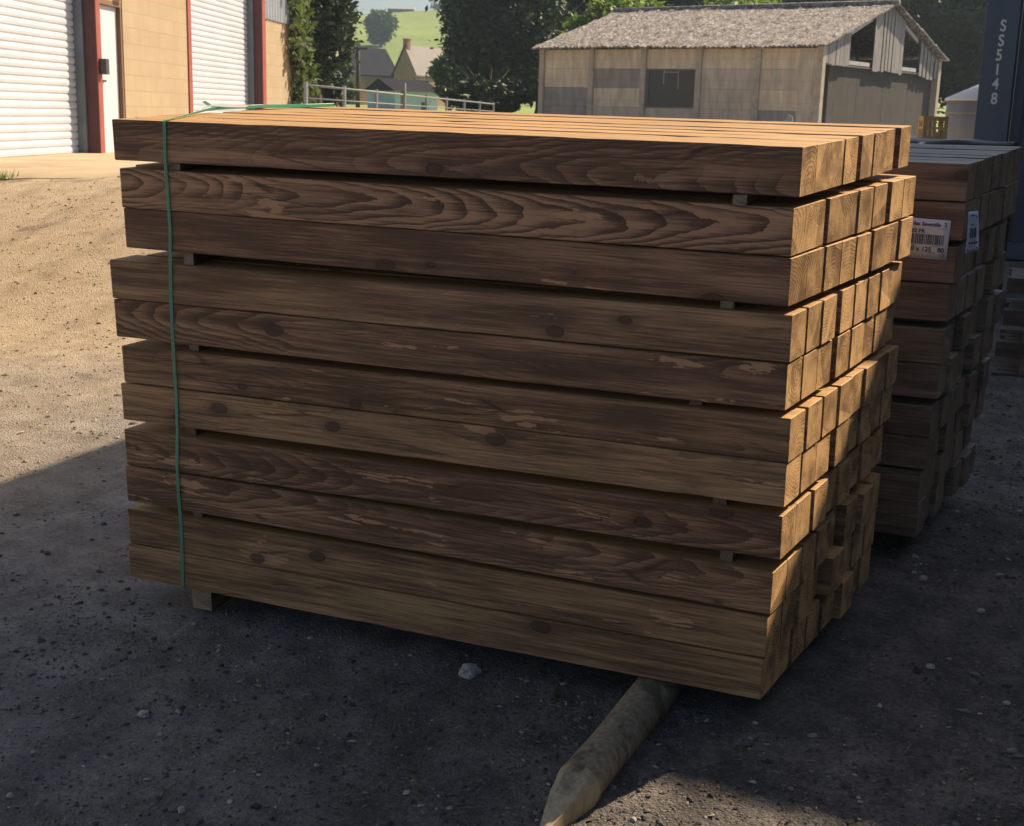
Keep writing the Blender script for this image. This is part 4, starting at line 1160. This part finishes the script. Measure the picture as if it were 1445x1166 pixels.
# gable boards (right end), uneven, with gaps and two openings
M_BOARD = NT('weathered_gable_board'); c = M_BOARD.coord('Object'); f_ = M_BOARD.noise(M_BOARD.scale(c, (9, 9, .7)), 2, 5, .7)
M_BOARD.base(M_BOARD.ramp(f_, [(.3, (.15, .145, .14)), (.7, (.42, .41, .40))])); M_BOARD.rough(.85); M_BOARD.bump(f_, .4, .01)
def roof_z(y):
    t = y / (SDp / 2) if y < SDp / 2 else (SDp - y) / (SDp / 2)
    return eave - .02 + (rise) * t - .03
low = eave - .42
rb4 = random.Random(6)
y = .14
while y < SDp - .35:
    wv = rb4.uniform(.17, .24)
    f = y / SDp
    ob_ = True
    z0 = low + rb4.uniform(-.05, .03) - .12 * f
    if .19 < f < .36 or .63 < f < .77: ob_ = False
    if ob_:
        p_ = MB(); xg = SW + .05 + rb4.uniform(-.006, .006); tl = rb4.uniform(-.01, .01)
        p_.add([(xg, y, z0), (xg, y + wv, z0 + tl), (xg, y + wv, roof_z(y + wv)), (xg, y, roof_z(y)), (xg + .022, y, z0), (xg + .022, y + wv, z0 + tl), (xg + .022, y + wv, roof_z(y + wv)), (xg + .022, y, roof_z(y))],
               [(0, 3, 2, 1), (4, 5, 6, 7), (0, 1, 5, 4), (1, 2, 6, 5), (2, 3, 7, 6), (3, 0, 4, 7)])
        p_.build('gable_board', M_BOARD.mat, shd)
    y += wv + (rb4.choice((.006, .01, .01, .07)) if f < .72 else rb4.choice((.03, .1, .13)))
M_RAIL = simple('pale_timber_rail', (.5, .5, .48), .8, .12, 5)
for f0, f1 in ((.185, .365), (.625, .775)):
    p_ = MB(); p_.box(SW + .0, SW + .045, f0 * SDp, f1 * SDp, low + .04, low + .15); p_.build('gable_rail', M_RAIL, shd)
    y0, y1 = f0 * SDp, f1 * SDp
    p_ = MB(); p_.add([(SW + .0, y0, roof_z(y0) - .02), (SW + .0, y1, roof_z(y1) - .02), (SW + .0, y1, roof_z(y1) - .14), (SW + .0, y0, roof_z(y0) - .14), (SW + .04, y0, roof_z(y0) - .02), (SW + .04, y1, roof_z(y1) - .02), (SW + .04, y1, roof_z(y1) - .14), (SW + .04, y0, roof_z(y0) - .14)],
                      [(0, 1, 2, 3), (4, 7, 6, 5), (0, 4, 5, 1), (3, 2, 6, 7), (0, 3, 7, 4), (1, 5, 6, 2)]); p_.build('gable_rail', M_RAIL, shd)
p_ = MB(); p_.box(SW - .1, SW + .03, .02 + .12, SDp - .25, low - .02, low + .03); p_.build('tie_beam', M_BOARD.mat, shd)
# pale sheets inside at the back of the open end
M_INS = simple('dull_board_sheet', (.5, .47, .43), .8, .12, 1.2)
p_ = MB(); p_.box(SW - 5.2, SW - .3, SDp - .30, SDp - .26, 0, low + .5); 
for k in range(4): p_.box(SW - 5.2 + k * 1.25, SW - 5.1 + k * 1.25, SDp - .35, SDp - .301, 0, low + .6)
p_.build('inner_boarding', M_INS, shd)
M_GW = panelmat('dark_gable_panel', (.07, .066, .06))  # panels toned down: the interior's shade put into their colour
p_ = MB()
for k in range(4): p_.box(SW - .16, SW - .06, .75 + k * 1.96, .75 + (k + 1) * 1.96 - .015, 0, low + .1)
p_.build('gable_wall', M_GW, shd)
p_ = MB(); p_.box(SW - 4.9, SW - 4.85, .3, SDp - .4, 0, low + .6); p_.build('inner_partition', M_INS, shd)
p_ = MB(); p_.box(.2, SW - .2, .14, SDp - .14, -.12, -.02); p_.build('floor', M_CPOST, shd)

# ------------------------------------------------------------------ railings
M_RAILG = simple('galvanised_rail', (.20, .23, .25), .5, .1, 5)
fa = A(432, 157, 24.5); fb = A(696, 166, 44)
fence = empty('metal_railing', (fa.x, fa.y, g(fa.x, fa.y)))
tag(fence, 'grey metal railing with three bars between the warehouse and the shed', 'railing')
fd = Vector((fb.x - fa.x, fb.y - fa.y, 0)); FL = fd.length
tops = [(432, 119), (527, 127), (600, 134), (696, 146)]
npst = 9
def fz(t, k):   # height of bar k over eye-level fit
    wq = 24.5 + (44 - 24.5) * t
    return 0
zt0 = A(432, 120, 24.5).z; zt1 = A(696, 147, 44).z
gb0, gb1 = zt0 - 1.15, zt1 - 1.15
for k, dz in enumerate((0, .24, .42)):
    r_ = MB(); P0 = Vector((0, 0, zt0 - dz - g(fa.x, fa.y))); P1 = Vector((fd.x, fd.y, zt1 - dz - g(fa.x, fa.y)))
    if k == 0: r_.tube([P0, P1], .022, 8)
    else: r_.tube([P0, P1], .014, 8)
    r_.build('bar', M_RAILG, fence)
for i in range(npst):
    t = i / (npst - 1); p0 = Vector((fd.x * t, fd.y * t, 0)); zz_ = zt0 + (zt1 - zt0) * t - g(fa.x, fa.y)
    top = .28 if i == 3 else .06
    m_ = MB(); m_.box(p0.x - (.06 if i == 3 else .028), p0.x + (.06 if i == 3 else .028), p0.y - .03, p0.y + .03, zz_ - 1.5, zz_ + top); m_.build('post', M_RAILG, fence)
# dark box at railing foot
# ------------------------------------------------------------------ far field / hill
def hill(x, y):
    # depth in camera axis
    p = Vector((x, y)) - Vector((CAM.x, CAM.y)); w = p.dot(Vector((FW.x, FW.y)).normalized()); l = p.dot(Vector((RT.x, RT.y)).normalized())
    z = 1.35 + .55 * sstep(48, 75, w) + .006 * max(0, w - 75)
    z += 25 * sstep(150, 430, w) + 6 * sstep(400, 700, w)
    z += 6 * sstep(-60, 10, l) * sstep(250, 500, w)
    z -= 9 * sstep(-48, -72, l) * 0
    z += noise.noise(Vector((x * .01, y * .01, 0))) * 3 * sstep(100, 250, w)
    return z
Fh = Vector((FW.x, FW.y)).normalized(); Rh = Vector((RT.x, RT.y)).normalized(); C2 = Vector((CAM.x, CAM.y))
vs = []; fs = []; ws_ = [48 + 8 * i for i in range(90)]; lsn = 90
for j, w in enumerate(ws_):
    for i in range(lsn + 1):
        l = (i / lsn - .5) * 2 * (60 + w * .75)
        q = C2 + Fh * w + Rh * l
        z = hill(q.x, q.y) + (-1.5 if j == 0 else 0)
        vs.append((q.x, q.y, z))
for j in range(len(ws_) - 1):
    for i in range(lsn): a = j * (lsn + 1) + i; fs.append((a, a + 1, a + lsn + 2, a + lsn + 1))
M_FIELD = NT('meadow'); c = M_FIELD.coord('Object')
M_FIELD.base(M_FIELD.ramp(M_FIELD.math('ADD', M_FIELD.math('MULTIPLY', M_FIELD.noise(c, .03, 4), .7), M_FIELD.math('MULTIPLY', M_FIELD.noise(c, .5, 4), .4)), [(.35, (.13, .20, .04)), (.7, (.27, .35, .08))])); M_FIELD.rough(.95)
tag(MB().add(vs, fs, 0, True).build('hill', M_FIELD.mat), kind='structure')

# ------------------------------------------------------------------ trees
def leafmat(name, dark, light, trans=.35):
    m = NT(name); gi = m.n('ShaderNodeNewGeometry'); c = m.coord('Object')
    f = m.math('ADD', m.math('MULTIPLY', gi.outputs['Random Per Island'], .5), m.math('MULTIPLY', m.noise(c, .9, 3), .6))
    col = m.ramp(f, [(.25, dark), (.8, light)])
    d_ = m.n('ShaderNodeBsdfPrincipled'); m.l(col, d_.inputs['Base Color']); d_.inputs['Roughness'].default_value = .55
    t = m.n('ShaderNodeBsdfTranslucent'); m.l(m.mix(1.0, col, (1.3, 1.5, .6), 'MULTIPLY'), t.inputs[0])
    mx = m.n('ShaderNodeMixShader'); mx.inputs[0].default_value = trans; m.l(d_.outputs[0], mx.inputs[1]); m.l(t.outputs[0], mx.inputs[2]); m.l(mx.outputs[0], m.out.inputs[0])
    return m.mat
M_LEAF_D = leafmat('dark_foliage', (.014, .028, .014), (.040, .068, .028), .15)
M_LEAF_M = leafmat('mid_foliage', (.035, .06, .018), (.10, .14, .045), .3)
M_LEAF_B = leafmat('bright_foliage', (.07, .12, .025), (.20, .27, .06), .4)
M_BARK = simple('bark', (.09, .07, .05), .9, .25, 6, bump=.6, bscale=15)

def crown(c, rx, ry, rz, nclump, nleaf, ls, rr, clumpr=.33):
    """leaf sprays gathered into clumps over an uneven ellipsoid volume"""
    mb = MB(); V = []; Fc = []
    for k in range(nclump):
        # biased towards the outside
        while True:
            q = Vector((rr.uniform(-1, 1), rr.uniform(-1, 1), rr.uniform(-1, 1)))
            if .25 < q.length < 1: break
        q = q.normalized() * (q.length ** .45)
        q *= .80 + .25 * noise.noise(q * 2.2 + Vector((c[0], c[1], 0)))
        cc = Vector((c[0] + q.x * rx, c[1] + q.y * ry, c[2] + q.z * rz))
        cr = clumpr * min(rx, ry, rz) * rr.uniform(.55, 1.2)
        for j in range(nleaf):
            p = cc + Vector((rr.gauss(0, .5), rr.gauss(0, .5), rr.gauss(0, .4))) * cr
            s = ls * rr.uniform(.5, 1.3)
            a = Vector((rr.gauss(0, 1), rr.gauss(0, 1), rr.gauss(0, .6))).normalized(); b = a.cross(Vector((rr.gauss(0, 1), rr.gauss(0, 1), rr.gauss(0, 1)))).normalized()
            n = len(V)
            V += [p - a * s, p + b * s * .45 - a * s * .1, p + a * s, p - b * s * .45 + a * s * .1]
            Fc.append((n, n + 1, n + 2, n + 3))
    mb.v = V; mb.f = [list(f) for f in Fc]; mb.m = [0] * len(Fc); mb.sm = [False] * len(Fc)
    return mb
def tree(u, w, vtop, width, zb, mat, lab, name='leafy_tree', nclump=110, nleaf=95, ls=.16, seed=0, group=None, stem=.28, depth=None, top_only=None):
    """u: picture column of the trunk, w: distance, top given by the row it reaches, width in metres"""
    rr = random.Random(seed)
    q = A(u, 150, w); x, y = q.x, q.y; base = zb
    ztop = A(u, vtop, w).z; Ht = ztop - base
    root = empty(name, (x, y, base)); tag(root, lab, 'tree', group)
    zc = Ht * (stem + (1 - stem) / 2); rz = Ht * (1 - stem) / 2 * 1.05
    crown((0, 0, zc), width / 2, (depth or width) / 2, rz, nclump, nleaf, ls, rr).build('crown', mat, root)
    t = MB(); r0 = .035 * Ht + .05
    t.tube([(0, 0, -.3), (0, 0, Ht * .02), (.1 * rr.uniform(-1, 1), .1, Ht * .3), (.2 * rr.uniform(-1, 1), 0, Ht * .6), (0, 0, Ht * .9)], [r0 * 1.3, r0, r0 * .75, r0 * .45, r0 * .1], 9)
    for k in range(9):
        a = rr.random() * 6.28; z0 = Ht * rr.uniform(.22, .65); l = width * rr.uniform(.25, .42)
        t.tube([(0, 0, z0), (math.cos(a) * l * .5, math.sin(a) * l * .5, z0 + l * .3), (math.cos(a) * l, math.sin(a) * l, z0 + l * .75)], [r0 * .35, r0 * .2, r0 * .05], 6)
    t.build('trunk', M_BARK, root)
    return root
GT = 'trees beyond the yard'
tree(446, 43, -60, 2.7, 1.8, M_LEAF_D, 'dark tree rising behind the ivy-covered warehouse corner', seed=1, group=GT, nclump=130, ls=.13, stem=.1)
tree(470, 60, -30, 2.0, 2.0, M_LEAF_M, 'tree with drooping sprays left of the sky gap', seed=2, group=GT, ls=.14, stem=.25)
tree(482, 85, 74, 1.7, 1.6, M_LEAF_D, 'dark rounded bush left of the stone house', seed=3, group=GT, ls=.18, stem=.05, nclump=60)
tree(452, 52, 92, 1.8, 1.9, M_LEAF_D, 'low dark bush behind the left end of the railing', seed=33, group=GT, ls=.12, stem=.02, nclump=50)
wt = 150
while wt < 420 and hill(A(537, 65, wt).x, A(537, 65, wt).y) < A(537, 65, wt).z: wt += 2
qt = A(537, 65, wt)
tree(537, wt, 16, .0225 * wt, hill(qt.x, qt.y) - .2, M_LEAF_M, 'single upright tree standing in the bright field', seed=4, group=GT, ls=.5, stem=.08, nclump=80)
tree(682, 62, -70, 4.2, 2.1, M_LEAF_D, 'tall dark tree right of the stone house, leftmost of the big group', seed=5, group=GT, ls=.17, stem=.12, nclump=150)
tree(712, 54, -90, 4.6, 2.0, M_LEAF_D, 'tall dark tree in the middle of the big group, left of the shed', seed=6, group=GT, ls=.16, stem=.05, nclump=190)
tree(765, 58, -80, 5.0, 2.0, M_LEAF_D, 'tall dark tree directly behind the left end of the shed', seed=7, group=GT, ls=.17, stem=.05, nclump=170)
tree(633, 75, 66, 2.2, 2.1, M_LEAF_M, 'lower tree with light sprays in front of the stone house roof', seed=8, group=GT, ls=.15, stem=.1, nclump=55)
tree(690, 47, 112, 4.2, 1.9, M_LEAF_D, 'low dark bush at the foot of the big tree group', seed=9, group=GT, ls=.13, stem=.0, nclump=90)
tree(870, 50, -2, 5.0, 2.2, M_LEAF_B, 'bright green shrub showing over the left of the shed roof', seed=10, group=GT, ls=.15, stem=.1, nclump=150)
tree(1040, 54, -4, 5.6, 2.2, M_LEAF_B, 'bright green shrub showing over the middle of the shed ridge', seed=11, group=GT, ls=.15, stem=.1, nclump=130)
tree(950, 64, -60, 8.0, 2.2, M_LEAF_D, 'tall dark tree behind the middle of the shed', seed=12, group=GT, ls=.19, stem=.1, nclump=170)
tree(1150, 62, -60, 7.0, 2.2, M_LEAF_D, 'tall dark tree behind the shed ridge towards the right', seed=13, group=GT, ls=.19, stem=.1, nclump=170)
tree(1290, 60, -60, 6.2, 2.2, M_LEAF_D, 'tall dark tree behind the shed gable', seed=14, group=GT, ls=.18, stem=.04, nclump=190)
tree(1385, 56, -60, 5.0, 2.0, M_LEAF_D, 'dark tree seen between the shed and the navy container', seed=15, group=GT, ls=.17, stem=.02, nclump=190)
tree(1480, 60, -60, 6.0, 2.0, M_LEAF_D, 'dark tree hidden mostly behind the navy container', seed=16, group=GT, ls=.2, stem=.05, nclump=80)
# far wood along the hill top at right of the field barn
wood_ = MB(); rr = random.Random(44)
for k in range(16):
    u = 628 + k * 14; q = A(u, 10, 400); zb_ = hill(q.x, q.y)
    wood_c = crown((q.x, q.y, zb_ + 6), 6, 6, 8, 16, 60, .8, rr); n = len(wood_.v); wood_.v += wood_c.v; wood_.f += [[n + i for i in f] for f in wood_c.f]; wood_.m += wood_c.m; wood_.sm += wood_c.sm
tag(wood_.build('far_wood', M_LEAF_D), 'distant wood along the top of the hill', 'wood', kind='stuff')

# ivy on the warehouse corner
iv = MB(); rr = random.Random(17); V = []; Fc = []
for k in range(5200):
    z = rr.uniform(0, 6.2); sx = e_ + rr.gauss(.25, .28) - max(0, (z - .3)) * .17 * rr.random() - .0
    yo_ = rr.uniform(-.4, .9) if sx > e_ else rr.uniform(-.30, -.04)
    sx += .25 * noise.noise(Vector((z * 1.2, 0, 4)))
    b2 = WP + WD * sx - WN * yo_
    p = Vector((b2.x, b2.y, WZ + z)); s = rr.uniform(.05, .12)
    a = Vector((rr.gauss(0, 1), rr.gauss(0, 1), rr.gauss(0, 1))).normalized(); b = a.cross(Vector((rr.gauss(0, 1), rr.gauss(0, 1), rr.gauss(0, 1)))).normalized()
    n = len(V); V += [p - a * s, p + b * s * .6, p + a * s, p - b * s * .6]; Fc.append([n, n + 1, n + 2, n + 3])
iv.v = V; iv.f = Fc; iv.m = [0] * len(Fc); iv.sm = [False] * len(Fc)
eb = WP + WD * e_
tag(iv.build('ivy_plant', leafmat('ivy_leaf', (.05, .075, .035), (.17, .21, .11), .3), origin=(eb.x, eb.y, WZ)), 'sunlit ivy climbing the far corner of the warehouse', 'plant')

# ------------------------------------------------------------------ house, outbuilding, barn, pole
M_STONEW = simple('stone_wall', (.36, .23, .13), .9, .15, .6)
M_SLATE = simple('dark_slate', (.04, .04, .052), 1.0, .1, .5)
for nd in M_SLATE.node_tree.nodes:
    if nd.type == 'BSDF_PRINCIPLED': nd.inputs['Specular IOR Level'].default_value = .05
M_PALE_SL = simple('pale_slate_sunlit_side', (.17, .155, .15), .7, .1, .5)  # sunlight on the right roof slope put into a paler slate
M_WWIN = simple('white_window', (.6, .6, .58), .5, .05)
M_BRICK = simple('brick_chimney', (.3, .13, .08), .9, .15, 2)
def house(u0, u1, vbase, vew, vridge, w, lab, wallm_, roofm, length=9, yaw_off=0, windows=(), chim=True, roof2=None):
    """gable wall facing the camera between columns u0,u1; ridge runs away-left"""
    pa_, pb_ = A(u0, vbase, w), A(u1, vbase, w)
    gw = (pb_ - pa_).length; ze = A((u0 + u1) / 2, vew, w).z; zr_ = A((u0 + u1) / 2, vridge, w).z; zb_ = pa_.z - 4
    root = empty('house', (pa_.x, pa_.y, zb_)); ax = math.atan2(pb_.y - pa_.y, pb_.x - pa_.x) + yaw_off; root.rotation_euler = (0, 0, ax)
    he, hr = ze - zb_, zr_ - zb_
    # gable facing -y; body extends +y; ridge along y
    m_ = MB(); m_.add([(0, 0, 0), (gw, 0, 0), (gw, 0, he), (gw / 2, 0, hr), (0, 0, he), (0, length, 0), (gw, length, 0), (gw, length, he), (gw / 2, length, hr), (0, length, he)],
                      [(0, 1, 2, 3, 4), (5, 9, 8, 7, 6), (0, 4, 9, 5), (1, 6, 7, 2), (4, 3, 8, 9), (2, 7, 8, 3), (0, 5, 6, 1)])
    m_.build('wall', wallm_, root)
    for sgn, mt in ((0, roofm), (1, roof2 or roofm)):
        t = .18; ov = .25
        x0 = -ov if sgn == 0 else gw + ov; sl = (hr - he) / (gw / 2); z0 = he - ov * sl
        r_ = MB(); r_.add([(x0, -ov, z0 + .04), (x0, length + ov, z0 + .04), (gw / 2, length + ov, hr + .04), (gw / 2, -ov, hr + .04), (x0, -ov, z0 + t), (x0, length + ov, z0 + t), (gw / 2, length + ov, hr + t), (gw / 2, -ov, hr + t)],
                          [(0, 1, 2, 3), (4, 7, 6, 5), (0, 4, 5, 1), (1, 5, 6, 2), (2, 6, 7, 3), (3, 7, 4, 0)])
        r_.build('roof', mt, root)
    if chim: c_ = MB(); c_.box(gw / 2 - .3, gw / 2 + .3, -.02, .6, hr - .5, hr + .75); c_.box(gw / 2 - .36, gw / 2 + .36, -.08, .66, hr + .751, hr + .86); c_.build('chimney', M_BRICK, root)
    for (fx, fz_, fw_, fh_) in windows:
        w1 = MB(); w1.box(gw * fx, gw * fx + fw_, -.06, -.005, he * fz_, he * fz_ + fh_); wo_ = w1.build('window', M_WWIN, root)
        for k in range(2):
            pn = MB(); pn.box(gw * fx + .08 + k * (fw_ / 2 - .04), gw * fx + fw_ / 2 - .04 + k * (fw_ / 2 - .04), -.075, -.061, he * fz_ + .1, he * fz_ + fh_ - .1); pn.build('pane', M_GLASS.mat, wo_)
    return root
h1 = house(556, 593, 140, 103, 67, 150, '', M_STONEW, M_SLATE, 10, R(-30), ((.18, .60, .85, .9), (.62, .60, .85, .9)), True, M_PALE_SL)
tag(h1, 'stone house with dark steep roof, chimney and two small gable windows', 'house')
# its lower wing to the left
pw = A(506, 140, 152); pw1 = A(560, 140, 156); zev = A(520, 104, 152).z; zrd = A(530, 68, 152).z
wing = MB(); L = (pw1 - pw).length; hb = zev - pw.z + 4; hrr = zrd - pw.z + 4
wg = empty('house', (pw.x, pw.y, pw.z - 4)); wg.rotation_euler = (0, 0, math.atan2(pw1.y - pw.y, pw1.x - pw.x)); tag(wg, 'long stone house wing with dark slate roof, left of the gable', 'house')
wing.add([(0, 0, 0), (L, 0, 0), (L, 0, hb), (0, 0, hb), (0, 5, 0), (L, 5, 0), (L, 5, hb), (0, 5, hb), (0, 2.5, hrr), (L, 2.5, hrr)], [(0, 1, 2, 3), (4, 7, 6, 5), (0, 3, 8, 7, 4), (1, 5, 6, 9, 2)])
wing.build('wall', M_STONEW, wg)
rw_ = MB(); 
rw_.add([(-.3, -.3, hb - .15), (L + .3, -.3, hb - .15), (L + .3, 2.5, hrr + .15), (-.3, 2.5, hrr + .15), (-.3, 5.3, hb - .15), (L + .3, 5.3, hb - .15)], [(0, 1, 2, 3), (3, 2, 5, 4)])
ro_ = rw_.build('roof', M_SLATE, wg); so = ro_.modifiers.new('solid', 'SOLIDIFY'); so.thickness = .2
# pale blue low building with dark roof
pb0 = A(557, 160, 80); pb1 = A(617, 160, 82)
ob_ = empty('outbuilding', (pb0.x, pb0.y, pb0.z - 1.2)); ob_.rotation_euler = (0, 0, math.atan2(pb1.y - pb0.y, pb1.x - pb0.x)); tag(ob_, 'low pale blue building with dark roof behind the railing', 'building')
L = (pb1 - pb0).length; zt_ = A(585, 129, 80).z - pb0.z + 1.2; zr2 = A(585, 113, 82).z - pb0.z + 1.2
MB().box(0, L, 0, 3, 0, zt_).build('wall', simple('pale_blue_render', (.50, .62, .68), .7, .06, .8), ob_)
rr_ = MB(); rr_.add([(-.2, -.2, zt_ + .01), (L + .2, -.2, zt_ + .01), (L + .2, 1.5, zr2), (-.2, 1.5, zr2), (-.2, 3.2, zt_ + .01), (L + .2, 3.2, zt_ + .01)], [(0, 1, 2, 3), (3, 2, 5, 4), (0, 3, 4), (1, 5, 2), (0, 4, 5, 1)]); rr_.build('roof', M_SLATE, ob_)
w1 = MB(); w1.box(L * .62, L * .62 + .5, -.03, -.002, zt_ * .45, zt_ * .75); w1.build('window', M_GLASS.mat, ob_)
# barn on the hill
pq = A(547, 22, 400); pq1 = A(583, 21, 400); bz = pq.z
bn = empty('barn', (pq.x, pq.y, bz - 3)); bn.rotation_euler = (0, 0, math.atan2(pq1.y - pq.y, pq1.x - pq.x)); tag(bn, 'distant dark barn with pale roof on top of the field', 'barn')
L = (pq1 - pq).length; MB().box(0, L, 0, 5, 0, 5.0).build('wall', simple('dark_boards', (.06, .06, .065), .8, .1, .4), bn)
r2 = MB(); r2.add([(-.3, -.4, 5.0), (L + .3, -.4, 5.0), (L + .3, 3, 6.3), (-.3, 3, 6.3), (-.3, 5.4, 5.0), (L + .3, 5.4, 5.0)], [(0, 1, 2, 3), (3, 2, 5, 4), (0, 3, 4), (1, 5, 2), (0, 4, 5, 1)]); r2.build('roof', simple('pale_sheet_roof', (.45, .47, .5), .5, .06, .5), bn)
pp = A(505, 122, 70); tag(MB().tube([(0, 0, -1.5), (0, 0, A(503, 58, 70).z - pp.z)], [.13, .09], 8).add([(-.6, -.04, 1.9), (.6, -.04, 1.9), (.6, .04, 1.9), (-.6, .04, 1.9), (-.6, -.04, 2.0), (.6, -.04, 2.0), (.6, .04, 2.0), (-.6, .04, 2.0)], [(0, 3, 2, 1), (4, 5, 6, 7), (0, 1, 5, 4), (2, 3, 7, 6), (1, 2, 6, 5), (0, 4, 7, 3)]).build('utility_pole', M_BARK), 'thin wooden utility pole left of the stone house', 'pole')
bpy.data.objects['utility_pole'].location = pp
# sheep in the field: tiny white animal
# ------------------------------------------------------------------ light, sky, camera
SUN = Vector((.56, 1.0, .96)).normalized()
sl = bpy.data.lights.new('sun', 'SUN'); sl.energy = 5.0; sl.angle = R(.36); sl.color = (1.0, .79, .55)
so_ = bpy.data.objects.new('sun', sl); COL.objects.link(so_); so_.rotation_mode = 'QUATERNION'; so_.rotation_quaternion = SUN.to_track_quat('Z', 'Y'); so_.location = (10, 20, 20)
wd = bpy.data.worlds.new('World'); sc.world = wd; wd.use_nodes = True
nt = wd.node_tree; bg = nt.nodes['Background']; sky = nt.nodes.new('ShaderNodeTexSky'); sky.sky_type = 'NISHITA'; sky.sun_disc = False
sky.sun_elevation = math.asin(SUN.z); sky.sun_rotation = math.atan2(SUN.x, SUN.y); sky.air_density = 1.0; sky.dust_density = 1.5; sky.ozone_density = 1.0
nt.links.new(sky.outputs[0], bg.inputs[0]); bg.inputs[1].default_value = .057

hz_ = MB(); hz_.box(-330, 330, -60, 720, -6, 62); hm = bpy.data.materials.new('haze'); hm.use_nodes = True
hn = hm.node_tree; hn.nodes.remove(hn.nodes['Principled BSDF']); pv = hn.nodes.new('ShaderNodeVolumePrincipled'); pv.inputs['Color'].default_value = (.62, .82, 1, 1); pv.inputs['Density'].default_value = .0007; pv.inputs['Anisotropy'].default_value = .55
hn.links.new(pv.outputs[0], hn.nodes['Material Output'].inputs['Volume'])
ho = hz_.build('haze', hm); tag(ho, kind='stuff', label='thin summer haze in the air', cat='haze')

cd = bpy.data.cameras.new('camera'); co_ = bpy.data.objects.new('camera', cd); COL.objects.link(co_)
co_.matrix_world = Matrix(((RT.x, UP.x, -FW.x, CAM.x), (RT.y, UP.y, -FW.y, CAM.y), (RT.z, UP.z, -FW.z, CAM.z), (0, 0, 0, 1)))
cd.sensor_width = 36; cd.lens = F / 1445 * 36; cd.clip_end = 3000; cd.clip_start = .05
cd.dof.use_dof = True; cd.dof.focus_distance = 3.9; cd.dof.aperture_fstop = 13
sc.camera = co_
sc.view_settings.view_transform = 'Standard'; sc.view_settings.look = 'None'; sc.view_settings.exposure = .85; sc.view_settings.gamma = 1
sc.cycles.use_denoising = True; sc.cycles.max_bounces = 6
